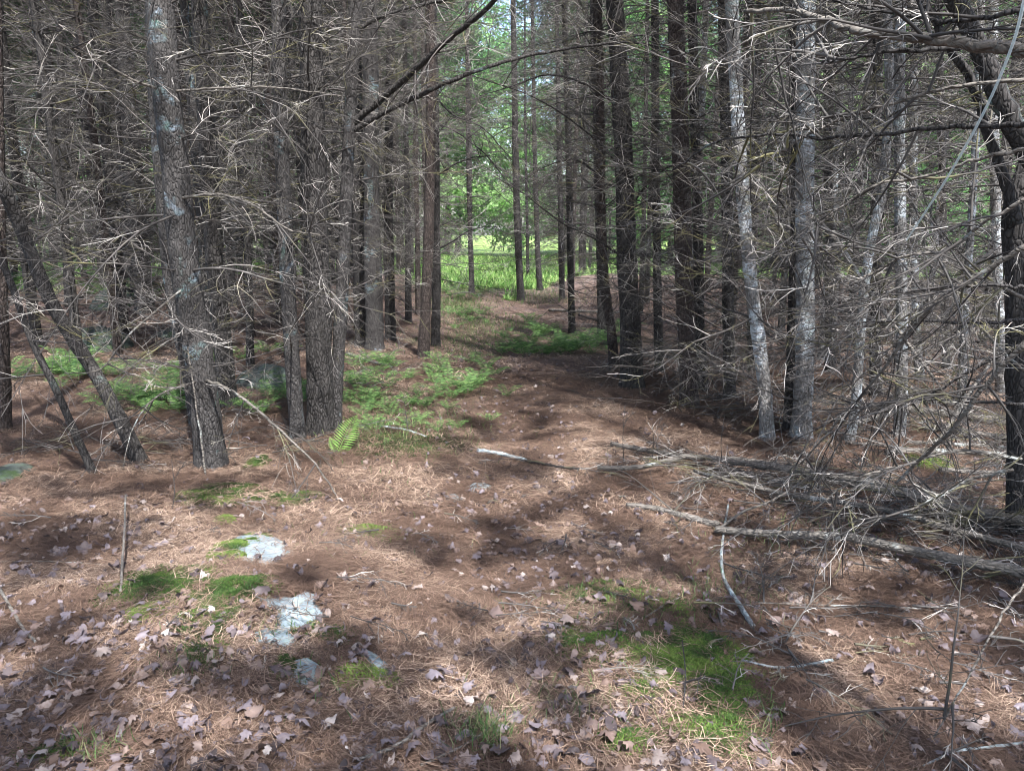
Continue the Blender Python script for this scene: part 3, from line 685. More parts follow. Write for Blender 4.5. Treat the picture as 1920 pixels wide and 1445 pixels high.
def litter():
    Vs = []; Ts = []; As = []; o = 0
    for n, y0, y1, w0, l0 in ((230000, 1.75, 4.2, .0019, .085), (250000, 4.0, 8.5, .0032, .11), (150000, 8, 20, .008, .16)):
        x, y = rand_floor(n, y0, y1)
        g = meadow_mask(x, y) < .3; x, y = x[g], y[g]; n = len(x)
        px, py = proj(x, y, H(x, y)); k_ = np.ones(n, bool); zr = np.zeros(n)
        for ol, hg in ROCKS:
            ins = inpoly(px, py, ol); k_ &= ~(ins & (NR.random(n) > .10)); zr[ins] = hg*.9
        for ec, er in MOSS: k_ &= ~((((px-ec[0])/er[0])**2+((py-ec[1])/er[1])**2 < .8) & (NR.random(n) > .35))
        x, y, zr = x[k_], y[k_], zr[k_]; n = len(x)
        z = H(x, y)+.003+.03*NR.random(n)**1.6+zr
        base = vnoise(x/.16, y/.16, 31)*3.0+vnoise(x/.5, y/.5, 32)*2; ang = base+NR.normal(size=n)*.9
        L = l0*(.5+.8*NR.random(n)); W = w0*(.7+.6*NR.random(n))
        t = np.clip(.18+.75*NR.random(n)*(.45+.75*vnoise(x/.3, y/.3, 33))+.15*(vnoise(x/1.1, y/1.1, 34)-.5), 0, 1)
        V, T, A = blades(x, y, z, ang, L, W, NR.normal(size=n)*.13, t)
        Vs.append(V); Ts.append(T+o); As.append(A); o += len(V)
    tag(link('pine_needles', npmesh('pine_needles', np.vstack(Vs), np.vstack(Ts), M['needle_brown'], False, np.concatenate(As), 4)),
        'layer of fallen reddish brown pine needles covering the forest floor', 'needles', kind='stuff')
litter()

# ------------------------------------------------------------------ dead leaves
def leaf_outline(kind, rg):
    n = 36; out = []
    for i in range(n):
        a = 2*math.pi*i/n
        if kind == 0: r = (.66+.20*abs(math.cos(2.5*a+rg.random()*.3))**1.0)*(1+.10*math.cos(15*a+rg.uniform(-.6, .6)))*rg.uniform(.85, 1.1)      # lobed
        elif kind == 3: r = (.52+.3*abs(math.cos(1.5*a+.3)))*(1+.12*math.cos(9*a))*rg.uniform(.8, 1.15)
        elif kind == 1: r = .42/math.sqrt((math.cos(a)*.42)**2+(math.sin(a))**2)*1.0+.03*math.cos(14*a)   # oval
        else: r = (.40/math.sqrt((math.cos(a)*.40)**2+(math.sin(a))**2))*(1+.26*math.cos(8*a))             # oak
        out.append((r*math.cos(a)*(1+rg.uniform(-.05, .05)), r*math.sin(a)*(1+rg.uniform(-.05, .05))))
    return out
def leaf_data(seed):
    rg = random.Random(seed); kind = rg.choice([0, 1, 1, 2, 3, 3]); o = leaf_outline(kind, rg); n = len(o)
    cx, cy, cz = rg.uniform(-1, 1), rg.uniform(-1, 1), rg.uniform(.2, .8)*(1 if rg.random() < .5 else -1)
    f1 = rg.random()*6.28
    def zf(x, y): return .30*cz*(x*x*.9+y*y*.8)+.16*math.sin(3.5*x*cx+3.2*y+f1)+.10*math.sin(6*y*cy+5*x+f1*2)-.05*abs(y)*0
    V = [(0, 0, zf(0, 0)+.02)]
    for s in (.5, 1): V += [(x*s, y*s, zf(x*s, y*s)+rg.uniform(-.09, .09)*s) for x, y in o]
    T = []
    for i in range(n):
        j = (i+1) % n; T += [(0, 1+i, 1+j), (1+i, 1+n+i, 1+n+j), (1+i, 1+n+j, 1+j)]
    V = np.array(V)
    if rg.random() < .65:      # rolled about a slanting line
        ca, sa = math.cos(f1), math.sin(f1); u = V[:, 0]*ca+V[:, 1]*sa; v_ = -V[:, 0]*sa+V[:, 1]*ca; k_ = rg.uniform(1.1, 2.6)
        th = u*k_; u2 = np.sin(th)/k_; z2 = (1-np.cos(th))/k_*(1 if rg.random() < .75 else -1)
        V[:, 0] = u2*ca-v_*sa; V[:, 1] = u2*sa+v_*ca; V[:, 2] = V[:, 2]*.6+z2
    V[:, 2] -= V[:, 2].min()*.75
    st = [(-.9, .015, V[:, 2].mean()), (-.9, -.015, V[:, 2].mean()), (-1.5, 0, V[:, 2].mean()+.1)]
    b = len(V); return np.vstack([V, st]), np.array(T+[(b, b+1, b+2)])
LD = [leaf_data(40+i) for i in range(26)]
LM = [npmesh('dead_leaf', V*.041, T, M['leaf'], False, np.full(len(V), (i*.37) % 1)) for i, (V, T) in enumerate(LD)]
spots = []
while len(spots) < 300:
    px = rnd.uniform(-20, 1940); py = 985+rnd.random()**.75*475
    d = float(vnoise(px/260, py/170, 71))
    if 560 < px < 900 and rnd.random() < .45: continue
    if rnd.random() > .2+1.0*d: continue
    if any(((px-e_[0])/q_[0])**2+((py-e_[1])/q_[1])**2 < 1 for e_, q_ in MOSS) and rnd.random() < .8: continue
    if any(inpoly(np.array([px]), np.array([py]), o_)[0] for o_, _h in ROCKS): continue
    spots.append((px, py))
for px, py in spots:
    p = at(px, py); zone = 'left' if px < 640 else ('middle' if px < 1280 else 'right')
    me = rnd.choice(LM); o = link('dead_leaf', me, None, p+Vector((0, 0, .016+rnd.random()*.015)), (rnd.gauss(0, .25), rnd.gauss(0, .25), rnd.random()*6.28), rnd.uniform(.4, 1.15))
    row = 'near the bottom edge' if py > 1230 else 'a little farther in'
    tag(o, f'curled grey-brown dead leaf on the litter, {zone} foreground, {row}', 'leaf', f'dead leaves, {zone} foreground, {row}')
def leaf_stuff():
    Vs = []; Ts = []; As = []; o = 0
    for _ in range(6000):
        if rnd.random() < .7:
            px = rnd.uniform(-20, 1940); py = rnd.uniform(940, 1470); 
            if rnd.random() > .15+float(vnoise(px/260, py/170, 71)): continue
            if any(((px-e_[0])/q_[0])**2+((py-e_[1])/q_[1])**2 < 1 for e_, q_ in MOSS) and rnd.random() < .85: continue
            if any(inpoly(np.array([px]), np.array([py]), o_)[0] for o_, _h in ROCKS) and rnd.random() < .9: continue
            p = at(px, py); x, y = p.x, p.y
        else:
            y = 3.8+rnd.random()**1.4*8; x = rnd.uniform(-1, 1)*(y*.7+.4)
            if rnd.random() < .4: x = float(pathx(y))+rnd.gauss(0, .5)
        V, T = rnd.choice(LD); s = .036*rnd.uniform(.25, 1.0); a = rnd.random()*6.28
        V = V*s; R_m = np.array(Euler((rnd.gauss(0, .3), rnd.gauss(0, .3), a)).to_matrix()); V = V@R_m.T+[x, y, H1(x, y)+.012+rnd.random()*.015]
        Vs.append(V); Ts.append(T+o); As.append(np.full(len(V), rnd.random())); o += len(V)
    tag(link('leaf_litter', npmesh('leaf_litter', np.vstack(Vs), np.vstack(Ts), M['leaf'], False, np.concatenate(As))),
        'small scattered dead leaves mixed into the needle litter', 'leaf litter', kind='stuff')
leaf_stuff()

# ------------------------------------------------------------------ moss and grass
def blob(px, py, rx, ry, seed, n=200):
    """random pixel points inside a ragged outline"""
    out = []
    while len(out) < n:
        a = NR.random(n*2)*6.283; r = np.sqrt(NR.random(n*2)); x = r*np.cos(a); y = r*np.sin(a)
        k = vnoise(px/50+x*2.2+seed, py/50+y*2.2, seed) > .10+.55*r**2
        out += list(zip(px+x[k]*rx, py+y[k]*ry))
    return out[:n]
def moss(px, py, rx, ry, seed, label, dens=1.0, bright=0):
    c = at(px, py); ex = abs(at(px+rx, py).x-c.x); ey = abs(at(px, py-ry).y-at(px, py+ry).y)/2
    n = int(75000*ex*ey*3.14*dens)+250
    a = NR.random(n*3)*6.283; r = np.sqrt(NR.random(n*3)); x = r*np.cos(a); y = r*np.sin(a)
    x *= 1.25; y *= 1.25; nz = .55*vnoise(x*2.1+seed*3.7, y*2.1+seed, seed)+.3*vnoise(x*6+seed, y*6, seed+1)+.15*vnoise(x*17, y*17+seed, seed+2)
    k = nz+.10*NR.normal(size=len(x)) > .06+.50*r**2; x, y, r = x[k][:n], y[k][:n], r[k][:n]; n = len(x)
    X = c.x+x*ex; Y = c.y+y*ey; Z = H(X, Y)+.018*(1-r*r)+.018*vnoise(X/.06, Y/.06, 8)+.004
    V, T, A = blades(X-c.x, Y-c.y, Z-c.z, NR.random(n)*6.28, .0105*(.5+NR.random(n)), .0032*(.6+.8*NR.random(n)), NR.random(n)*1.0,
                     np.clip(.2+bright+.55*NR.random(n)+.8*(vnoise(X/.09, Y/.09, 4)-.5), 0, 1))
    tag(link('moss_patch', npmesh('moss_patch', V, T, M['moss'], False, A, 4), None, c), label, 'moss', 'moss patches on the forest floor')
moss(1310,1240,105,62,1,'bright green cushion of moss, the largest, on the right side of the foreground',1.9,.15)
moss(1360,1300,70,50,2,'lower right lobe of green moss beside the large bright cushion',1.6,.12)
moss(1170,1215,120,34,3,'thin sprawling moss to the left of the large bright cushion',.6,.1)
moss(1230,1300,90,36,4,'patchy dark moss below the middle of the large bright cushion',.6)
moss(1340,1370,75,55,5,'dark green moss running down to the bottom edge on the right',.8)
moss(1180,1395,60,28,6,'small moss tuft in the sun at the bottom, right of centre',.7,.2)
moss(1060,1200,60,30,7,'faint mossy patch left of the large bright cushion, beside pine cones',.4)
moss(1130,1120,110,28,8,'thin moss mixed with needles above the large bright cushion',.3)
moss(300,1100,90,34,9,'dark green moss left of the bare pale rock, upper left lobe',1.0)
moss(440,1110,75,26,10,'dark moss between the upright stick and the bare pale rock',1.0)
moss(280,1150,42,20,11,'small bright yellow-green moss cushion in the left foreground',1.3,.3)
moss(400,1150,60,50,12,'ragged dark moss strip running down left of the pale rock',.7)
moss(385,1220,40,40,13,'small dark moss spots below the ragged moss strip on the left',.7)
moss(420,930,75,22,14,'sunlit olive moss mat at the foot of the thickest near trunk',.7,.05)
moss(545,942,45,12,15,'dark moss spot right of the sunlit olive moss mat',.9)
moss(453,1028,38,22,16,'olive moss growing over the left half of the small upper rock',1.3,.3)
moss(536,1258,26,20,17,'round dark moss cushion on the left end of the lower pale rock',1.5)
moss(690,1275,55,26,18,'thin yellowish moss beside the narrow pale rock',.5,.3)
moss(620,1195,60,18,19,'thin moss trailing off the right of the bare pale rock',.5)
moss(428,978,26,7,20,'tiny lime green moss spot above the small upper rock',1.2,.5)
moss(480,872,22,12,21,'small dark moss cushion right of the foot of the thickest near trunk',1.2)
moss(1750,872,38,14,22,'bright moss cushion in the sunlit litter at right',1.2,.4)
moss(700,1000,60,14,23,'faint moss film on the needles left of the path',.2,.2)
moss(750,835,130,22,24,'low dark green moss and grass carpet in front of the fern bed',.35,-.3)
moss(1285,1150,60,22,25,'thin mossy fringe under the curved lichen branch',.3)
moss(90,1425,60,24,26,'dark moss tuft in the bottom left corner',.6)
def grass():
    X = []; Y = []; L = []
    for (px, py, rx, ry, n, l) in ((915,1385,60,35,260,.10),(1430,1380,40,50,90,.09),(1340,1120,110,40,260,.07),(1150,1150,140,50,380,.06),
        (1080,1330,140,60,300,.06),(350,1260,60,30,160,.06),(170,1420,70,24,160,.07),(520,1180,60,40,80,.06),(760,800,130,60,1500,.09),(890,600,60,60,1500,.10),(860,640,90,30,900,.1),
        (1500,1010,200,40,260,.08),(900,540,110,14,2500,.12),(850,575,50,22,1500,.13),(1010,560,60,14,700,.12),(960,610,60,12,500,.10),(700,1000,200,60,160,.05),(600,1280,60,60,120,.06)):
        for _ in range(n):
            q = at(rnd.gauss(px, rx*.6), rnd.gauss(py, ry*.6)); X.append(q.x); Y.append(q.y); L.append(l*rnd.uniform(.5, 1.3))
    X = np.array(X); Y = np.array(Y); L = np.array(L); n = len(X); tl = .3+NR.random(n)*.9
    V, T, A = blades(X, Y, H(X, Y)+np.sin(tl)*L/2, NR.random(n)*6.28, L, .0022*(1+Y*.12), tl, NR.random(n)*.9, .2)
    tag(link('grass', npmesh('grass', V, T, M['grass'], False, A, 4)), 'sparse thin green grass blades poking through the litter', 'grass', kind='stuff')
grass()
def meadow():
    n = 190000; y = 18.5+27*NR.random(n)**1.1; x = (NR.random(n)*2-1)*(y*.72+1)
    k = (meadow_mask(x, y) > .35) | ((vnoise(x/1.2, y/1.2, 61) > .75) & (y > 15)); x, y = x[k], y[k]; n = len(x)
    tl = .2+NR.random(n)*1.0; L = (.15+.20*NR.random(n))*(.6+.6*vnoise(x/1.5, y/1.5, 12)); 
    V, T, A = blades(x, y, H(x, y)+np.sin(tl)*L/2, NR.random(n)*6.28, L, (.02+.012*(y/20))*(.4+NR.random(n)), tl, np.clip(.15+.9*NR.random(n), 0, 1), .2)
    tag(link('clearing_undergrowth', npmesh('clearing_undergrowth', V, T, M['meadow'], False, A, 4)), 'bright sunlit green ferns and grass filling the clearing', 'undergrowth', kind='stuff')
meadow()

# ------------------------------------------------------------------ ferns
def frond_mesh(seed, L=.42, np_=15):
    rg = random.Random(seed); V = []; T = []; A = []
    def add(q, a):
        b = len(V); V.extend(q); T.append((b, b+1, b+2, b+3)); A.extend([a]*4)
    def pos(t): return Vector((L*(t*.85), 0, L*(1.15*t-.80*t*t)))
    for i in range(np_+1):
        t = .14+.86*i/np_; p = pos(t); d = (pos(min(1, t+.02))-pos(t-.02)).normalized()
        ln = L*.26*math.sin(math.pi*min(1, (t*.92+.10)))**.8*(1-.3*t)+.004
        for s in (-1, 1):
            side = Vector((0, s, 0)); dr = (side+d*.35+Vector((0, 0, -.12+rg.uniform(-.12, .12)))).normalized()
            tip = p+dr*ln; m_ = p+dr*ln*.45; w_ = d*L/np_*.27
            a = rg.uniform(.2, .9)
            add([p-w_*.5, m_-w_, tip, m_+w_], a)
    for i in range(8):
        p, q = pos(i/8), pos((i+1)/8); ww = Vector((0, .0022, 0)); add([p-ww, p+ww, q+ww*.7, q-ww*.7], .3)
    return npmesh('frond', np.array([tuple(v) for v in V]), np.array(T), M['fern'], False, np.array(A), 4)
FR = [frond_mesh(i, .40, 16) for i in range(4)]
def fern(px, py, size, label, group, n=None, p=None):
    p = p or at(px, py); t = empty('fern', p, label, 'fern', group); n = n or rnd.randint(4, 6); a0 = rnd.random()*6.28
    for k in range(n):
        link('frond', rnd.choice(FR), t, (0, 0, 0), (rnd.gauss(0, .15), rnd.uniform(-.25, .12), a0+k*6.283/n+rnd.uniform(-.4, .4)), size*rnd.uniform(.8, 1.15))
    return t
b = at(632, 852); t = empty('fern', b, 'single bright green fern frond standing in sun at the foot of the trunk cluster', 'fern')
M['fern_lit'] = leafmat('fern_sunlit_tint', [(0, (.16, .34, .08)), (1, (.30, .52, .14))], .5)  # brighter copy of the fern green: sunlight on this frond put into the colour
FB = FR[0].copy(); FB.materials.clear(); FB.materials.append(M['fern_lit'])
for (dx, dz, sc_, mi_) in ((.50, .86, .95, 0), (-.35, .9, .40, 1), (.9, .35, .35, 2)):
    X_ = Vector((dx, 0, dz)).normalized(); Y_ = Vector((dz, .25, -dx)).normalized(); Z_ = X_.cross(Y_).normalized(); Y_ = Z_.cross(X_)
    link('frond', FB, t, (0, 0, 0), Matrix((X_, Y_, Z_)).transposed().to_euler(), (sc_, sc_*1.1, sc_*.45))
fern(722, 838, .3, 'tiny fern sprout in front of the left fern bed', None, 3)
def fernbed(rects, label, group, n, s0=.8, s1=1.1):
    for _ in range(n):
        cx, cy, rx, ry = rnd.choice(rects); fern(rnd.gauss(cx, rx*.75), rnd.gauss(cy, ry*.75), rnd.uniform(s0, s1), label, group)
fernbed([(790,725,80,36),(750,760,80,30),(820,700,60,20),(840,770,60,20),(760,800,70,16),(880,730,50,26),(690,700,50,26),(700,780,40,30)], 'light green fern in the fern bed on the left edge of the path', 'ferns left of the path', 62, .4, .85)
fernbed([(1060,650,90,20),(1010,640,60,16),(1000,665,50,12),(1100,655,50,14)], 'dark green fern in the clump on the right edge of the path', 'ferns right of the path', 38, .6, 1.2)
fernbed([(250,690,140,26),(100,700,80,16),(330,720,50,30),(290,760,60,14)], 'fern in the shade between the leaning trunks and the thickest near trunk', 'ferns behind the leaning trunks', 60, .55, .9)
fernbed([(470,665,60,14),(500,760,60,20),(560,740,30,20)], 'fern behind the gap between the thickest near trunk and the trunk cluster', 'ferns behind the near trunks', 16, .55, .9)
fernbed([(120,535,130,14),(250,550,90,10),(60,530,60,10)], 'fern in the far green undergrowth at left, behind the mossy rock', 'ferns in the far left undergrowth', 40, 1.0, 1.6)
fernbed([(870,600,40,14),(850,560,30,10)], 'low fern beside the far end of the path, left side', 'ferns along the far path', 14, .7, 1.0)

# ------------------------------------------------------------------ rocks
def rock(outline, hgt, seed, label, mat='rock', name='rock'):
    W = [at(*q) for q in outline]; c = sum(W, Vector())/len(W); c.z = H1(c.x, c.y)
    n = 40; rg = random.Random(seed); ang = [math.atan2(q.y-c.y, q.x-c.x) for q in W]; rad = [math.hypot(q.x-c.x, q.y-c.y) for q in W]
    o = sorted(zip(ang, rad)); A_ = np.array([a for a, _ in o]); R_a = np.array([r for _, r in o])
    A3 = np.concatenate([A_-2*math.pi, A_, A_+2*math.pi]); R3 = np.tile(R_a, 3); V = []; rings = 12
    th = np.arange(n)*2*math.pi/n; rr = np.interp(np.where(th > math.pi, th-2*math.pi, th), A3, R3)
    V.append([0, 0, hgt])
    for k in range(1, rings+1):
        s = k/rings*1.06
        for i in range(n):
            x, y = rr[i]*s*math.cos(th[i]), rr[i]*s*math.sin(th[i])
            z = H1(c.x+x, c.y+y)-c.z+hgt*(1-s**3.0)*(.75+.5*float(vnoise(x*9+seed, y*9, seed)))+.012*(float(vnoise(x*30+9, y*30, seed))-.5)
            if k == rings: z -= .05
            V.append([x, y, z])
    T = []
    for i in range(n):
        j = (i+1) % n; T.append((0, 1+i, 1+j))
        for k in range(rings-1):
            a = 1+k*n; T += [(a+i, a+n+i, a+n+j), (a+i, a+n+j, a+j)]
    tag(link(name, npmesh(name, np.array(V), np.array(T), M[mat], True), None, c), label, 'rock')
for (ol, hg), lb in zip(ROCKS, ['bare pale bluish-grey rock face, the largest, poking out of the needles at left', 'small pale rock edge just below the largest bare rock face',
  'pale rock below the largest bare face, with a round moss cushion at its left', 'narrow pale rock sliver right of the mossy-ended rock',
  'small grey rock half covered with olive moss, above the largest bare face']): rock(ol, hg, int(ol[0][0]), lb)
rock([(876,912),(900,908),(918,920),(900,926)], .02, 6, 'small round grey stone set in the left edge of the path')
rock([(832,930),(862,932),(868,942),(845,940)], .02, 7, 'flat small stone just in front of the round stone on the path edge')
rock([(150,640),(190,625),(240,640),(240,655),(190,662),(140,655)], .20, 8, 'flat dark mossy rock lying among the ferns on the left', 'mossrock')
rock([(300,628),(320,622),(338,632),(318,638)], .10, 9, 'small dark stone right of the flat mossy rock', 'mossrock')
rock([(455,712),(490,698),(535,705),(540,730),(480,735)], .16, 10, 'grey mossy boulder seen between the thickest near trunk and the trunk cluster', 'mossrock')
rock([(180,570),(220,560),(260,568),(215,582)], .25, 11, 'dark far rock at the edge of the green undergrowth on the left', 'mossrock')
rock([(0,880),(25,872),(45,890),(30,905),(0,915)], .06, 12, 'dark stone half under twigs at the left edge', 'mossrock')

# ------------------------------------------------------------------ fallen logs, sticks, brush
def gpt(px, py, dz=0): p = at(px, py); p.z += dz; return p
def fallen(pxs, r0, r1, mat, label, name='fallen_branch', cat='branch', twigs=0, seed=0, lift=None, group=None, tl=.5):
    rg = random.Random(seed+5); n = len(pxs); L = lift or [0]*n
    P = []
    for (x, y), l, i in zip(pxs, L, range(n)): 
        r = r0+(r1-r0)*i/(n-1)
        P.append(gpt(x, y, r*.7+l+.024))
    o = P[0].copy(); Pt = smooth_path(P, 8); m_ = len(Pt); mb = MB()
    for p in Pt: p += Vector((rg.gauss(0, r0*.12), rg.gauss(0, r0*.12), rg.gauss(0, r0*.1)))
    mb.tube(Pt, [r0+(r1-r0)*(i/(m_-1)) for i in range(m_)], 10, .4, .16)
    mb.mi = 1; tw = mb
    if twigs:
        for k in range(twigs):
            i = rg.randint(1, m_-2); d = (Pt[i+1]-Pt[i]).normalized(); s = Vector((rg.gauss(0, 1), rg.gauss(0, 1), abs(rg.gauss(0, .5)))).normalized()
            branch_mb(seed*70+k, L=tl*rg.uniform(.6, 1.4), r0=.005, mb=tw, base=Pt[i].copy(), dirv=d*.5+s, dens=.6, sag=-.35)
    tag(link(name, mb.mesh_local(name, M[mat], o, M['twig']), None, o), label, cat, group)
GF = 'fallen poles and branches on the right'
fallen([(1340,1012),(1420,1022),(1500,1030),(1600,1042),(1720,1068),(1830,1092),(1925,1112)], .019, .027, 'wood', 'thick weathered pole running to the right edge, nearest of the brush pile', 'fallen_log', 'log', 8, 1, [.02,.03,.04,.05,.05,.05,.05], GF)
fallen([(1175,958),(1230,966),(1290,982),(1345,998)], .017, .022, 'wood', 'short lumpy grey log end, left tip of the brush pile', 'fallen_log', 'log', 2, 2, group=GF)
fallen([(1120,892),(1200,896),(1290,882),(1380,898),(1470,915),(1560,936),(1680,962),(1800,995),(1925,1020)], .015, .024, 'wood', 'long pole with greenish bark lying across the middle of the brush pile', 'fallen_log', 'log', 10, 3, [.02,.04,.06,.08,.08,.08,.08,.08,.08], GF)
fallen([(1145,845),(1220,862),(1290,878),(1400,896),(1520,926),(1640,950),(1780,985)], .014, .022, 'wood', 'straight grey pole slanting over the back of the brush pile', 'fallen_log', 'log', 9, 4, [.02,.03,.05,.08,.10,.10,.08], GF)
fallen([(1300,905),(1400,935),(1500,960),(1650,985),(1800,1030),(1925,1065)], .012, .016, 'wood', 'thin pole between the nearest pole and the greenish one', 'fallen_log', 'log', 9, 5, [.05,.05,.06,.06,.06,.06], GF)
fallen([(1365,955),(1356,1010),(1352,1060),(1358,1100),(1385,1145),(1411,1188)], .006, .011, 'lichwood', 'curved branch with blue-grey lichen and a broken end, pointing at the moss', twigs=1, seed=6)
fallen([(1340,1008),(1390,985),(1440,975),(1500,950)], .008, .006, 'wood', 'short bent branch leaning on the lumpy log end', twigs=3, seed=7, lift=[0, .05, .08, .12], group=GF)
fallen([(896,852),(940,860),(985,872)], .016, .014, 'lichwood', 'stubby stick covered in white lichen lying on the middle of the path')
fallen([(985,872),(1030,880),(1085,888)], .011, .007, 'dark', 'dark thin stick continuing right of the white lichen stick on the path', twigs=2, seed=9)
fallen([(715,806),(760,812),(800,826)], .009, .007, 'lichwood', 'pale grey twig at the front of the left fern bed', twigs=2, seed=10, tl=.3)
fallen([(650,668),(690,682),(735,694)], .02, .015, 'wood', 'mossy brown stick at the back left of the fern bed', twigs=2, seed=11)
fallen([(672,1441),(740,1415),(800,1372),(852,1342)], .007, .006, 'wood', 'tan bare stick with forked end at the bottom centre')
fallen([(790,1450),(850,1422),(900,1392),(945,1352)], .005, .003, 'wood', 'thin dark twig right of the tan stick at the bottom centre')
fallen([(228,1122),(233,1075),(238,1030),(240,975)], .006, .005, 'wood', 'upright broken stick with a rough top beside the left moss', lift=[.0, .05, .09, .12])
fallen([(-10,1095),(20,1150),(45,1190),(68,1216)], .007, .006, 'wood', 'pale stick lying at the far left above dead leaves')
fallen([(-10,1063),(80,1062),(160,1065),(232,1072)], .003, .0015, 'wood', 'long thin straw-like twig reaching the upright stick from the left')
fallen([(1210,1168),(1245,1145),(1275,1130)], .004, .003, 'wood', 'short straw-coloured twig above the large bright moss')
fallen([(1040,1208),(1080,1202),(1115,1195)], .004, .003, 'wood', 'short pale twig at the left tip of the bright moss')
fallen([(1390,1250),(1470,1264),(1560,1250)], .004, .006, 'lichwood', 'thin lichen twig lying right of the bright moss', twigs=2, seed=20, tl=.25)
fallen([(1280,1340),(1284,1290),(1277,1240)], .003, .002, 'dark', 'thin dark twig standing in the middle of the bright moss', twigs=1, seed=21, tl=.15, lift=[0, .03, .06])
fallen([(1940,1405),(1860,1415),(1790,1425),(1730,1450)], .006, .003, 'lichwood', 'lichen-spotted twig in the bottom right corner', twigs=3, seed=22, tl=.3)
fallen([(1400,1115),(1440,1160),(1475,1225),(1500,1280)], .004, .003, 'dark', 'thin dark twig slanting down right of the curved lichen branch', twigs=3, seed=23, tl=.3)
fallen([(1415,1140),(1550,1145),(1680,1150),(1800,1160)], .004, .003, 'wood', 'long thin twig lying in front of the nearest pole', twigs=4, seed=24, tl=.3)
# fallen poles in the sunlit part behind
for i, (p, r, l) in enumerate([
 ([(1610,772),(1700,778),(1800,790),(1925,806)], .035, 'thick pinkish fallen trunk in the sunlit litter, farthest of the row'),
 ([(1600,805),(1650,790),(1700,782)], .022, 'short broken pole propped against the pinkish fallen trunk'),
 ([(1730,812),(1820,822),(1925,838)], .026, 'pale fallen pole second from the back in the sunlit row'),
 ([(1660,858),(1780,856),(1925,866)], .022, 'pale fallen pole in the middle of the sunlit row'),
 ([(1700,838),(1800,843),(1925,850)], .014, 'slim pole squeezed between two pale ones in the sunlit row'),
 ([(1585,838),(1680,848),(1740,860)], .012, 'slim weathered pole at the left end of the sunlit row'),
 ([(1760,893),(1850,898),(1925,905)], .018, 'pole at the front of the sunlit row, near the right edge'),
 ([(1740,870),(1800,800),(1870,720),(1925,650)], .016, 'pale bare pole leaning up to the right across the sunlit row')]):
    fallen(p, r, r*.9, 'wood', l, 'fallen_log', 'log', 3, 40+i, [0, .15, .4, .7] if i == 7 else None, 'fallen poles in the sunlit litter')
fallen([(1030,586),(1100,588),(1180,590)], .03, .02, 'wood', 'thin grey log on the right bank above the fern bed', 'fallen_log', 'log', 2, 60)
fallen([(1085,595),(1120,605),(1150,618)], .025, .02, 'red', 'reddish stick on the right bank below the grey log', seed=61)
# dead twig brush: tangles nobody could count
def brush(label, rects, n, L=(.35, .9), seed=0, up=.35, name='brushwood'):
    rg = random.Random(seed); mb = MB(); o = at(rects[0][0], rects[0][1])
    for k in range(n):
        cx, cy, rx, ry = rg.choice(rects); p = at(rg.gauss(cx, rx*.5), min(1440, rg.gauss(cy, ry*.5))); p.z += rg.uniform(0, .10)
        a = rg.choice([rg.uniform(-.6, .2), rg.random()*6.28]); l = rg.uniform(*L)
        branch_mb(seed*1000+k, L=l, r0=.0045*rg.uniform(.5, 1.2), fine=True, mb=mb, base=p, dirv=Vector((math.cos(a), math.sin(a), rg.uniform(-.02, up))), dens=.55, sag=-.25)
    tag(link(name, mb.mesh_local(name, M['twig'], o), None, o), label, 'brush', kind='stuff')
brush('grey tangle of dead twigs heaped over the fallen poles on the right', [(1650,960,220,36),(1800,1010,150,50),(1480,920,150,30),(1860,1090,60,50),(1350,900,120,20),(1700,1010,150,30)], 130, seed=3)
brush('loose dead twigs in the dry litter at the feet of the right-hand trunks', [(1550,800,160,30),(1750,780,160,50),(1330,780,100,20),(1250,740,80,16),(1850,860,80,50)], 90, (.3, .9), 4, .7)
brush('dead twigs around the feet of the left trunk cluster', [(560,840,80,16),(420,800,60,40),(250,850,60,20),(650,720,60,24),(160,870,80,20)], 45, (.25, .7), 5, .6)
brush('few scattered dead twigs on the open needle litter', [(960,1200,900,180),(960,1000,700,80),(1600,1200,300,150),(1500,1150,200,120)], 90, (.08, .36), 6, .03, 'scattered_twigs')
# thin upright saplings in front of the brush pile
for i, (p, l) in enumerate([([(1170,870),(1168,820),(1172,760)], 'thin bare upright twig left of the brush pile, darkest of them'),
  ([(1222,870),(1226,830),(1222,790)], 'short pale stem standing behind the left end of the brush pile'),
  ([(1238,878),(1232,840),(1227,812)], 'leaning pale stem beside the short pale stem'),
  ([(1356,890),(1352,830),(1360,770)], 'thin dark stem rising from the middle of the brush pile'),
  ([(322,960),(327,920),(322,862)], 'thin pale stem standing in front of the thickest near trunk')]):
    ground_p = at(*p[0]); Y = ground_p.y; mb = MB(); P = smooth_path([ground_p]+[unp(x, y, Y+.03*k) for k, (x, y) in enumerate(p[1:])], 6)
    mb.tube(P, np.linspace(.0035, .0015, len(P)), 5, .3)
    branch_mb(700+i, L=.15, r0=.002, mb=mb, base=P[8].copy(), dirv=Vector((.4, 0, 1)), dens=.3)
    tag(link('bare_stem', mb.mesh_local('bare_stem', M['twig'], ground_p), None, ground_p), l, 'stem')

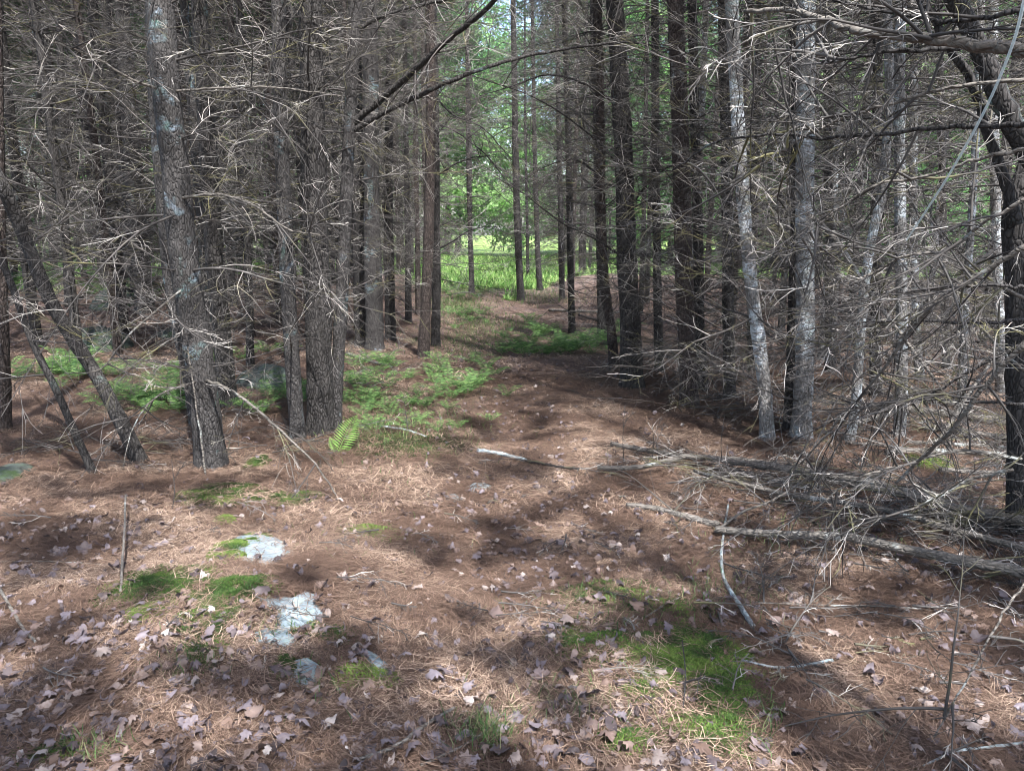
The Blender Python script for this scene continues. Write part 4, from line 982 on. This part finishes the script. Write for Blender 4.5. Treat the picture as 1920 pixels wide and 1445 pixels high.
# ------------------------------------------------------------------ pine cones
def cone_mesh(seed, L=.11, R=.021):
    rg = random.Random(seed); mb = MB(); core = [Vector((L*t, 0, 0)) for t in np.linspace(0, 1, 6)]
    mb.tube(core, [.004, .007, .008, .007, .005, .002], 6, .5)
    for i in range(70):
        t = .04+.93*i/70; a = i*2.4; r = R*math.sin(math.pi*(t*.82+.12))**.7; c, s = math.cos(a), math.sin(a)
        rad = np.array([0, c, s]); tan = np.array([0, -s, c]); ax = np.array([1., 0, 0]); b0 = ax*L*t
        w_ = .0062*(1-.4*t); tip = b0+rad*r+ax*.014
        V = [b0-tan*w_*.4, b0+tan*w_*.4, b0+rad*r*.7+ax*.007+tan*w_, tip+tan*w_*.3, tip-tan*w_*.3, b0+rad*r*.7+ax*.007-tan*w_]
        V = V+[v-ax*.0018 for v in V]
        mb.add(V, [[0, 1, 2, 5], [5, 2, 3, 4], [7, 6, 11, 8], [8, 11, 10, 9], [2, 8, 9, 3], [3, 9, 10, 4], [4, 10, 11, 5]], .5)
    return mb.mesh('pine_cone', M['cone'], False)
CM = [cone_mesh(1), cone_mesh(2, .095, .019)]
for i, (px, py, a, l) in enumerate([(1008,1183,.35,'pine cone on the path, upper of the two beside each other'),(945,1203,-.2,'pine cone on the path, lower left of the other one'),
    (1130,1063,.1,'dark pine cone among leaves at the centre of the picture'),(1590,1325,-.3,'pine cone in the leaf litter on the lower right'),(40,872,.3,'pine cone beside the dark stone at the left edge')]):
    p = at(px, py); tag(link('pine_cone', CM[i % 2], None, p+Vector((-.04, 0, .022)), (.3, 0, a)), l, 'pine cone', 'pine cones on the forest floor')
# pale silk strand close to the lens on the right
P = smooth_path([unp(1925, -20, .8), unp(1900, 80, .82), unp(1850, 200, .86), unp(1790, 310, .92), unp(1740, 390, .98), unp(1700, 450, 1.05)], 6)
mb = MB(); mb.tube(P, np.linspace(.0017, .0011, len(P)), 8, .5)
tag(link('silk_strand', mb.mesh_local('silk_strand', M['silk'], P[0]), None, P[0]), 'pale translucent thread hanging diagonally close to the camera at upper right', 'thread')

for o in SC.objects:
    if 'label' in o and not 4 <= len(o['label'].split()) <= 16: print('LABEL', len(o['label'].split()), o['label'])
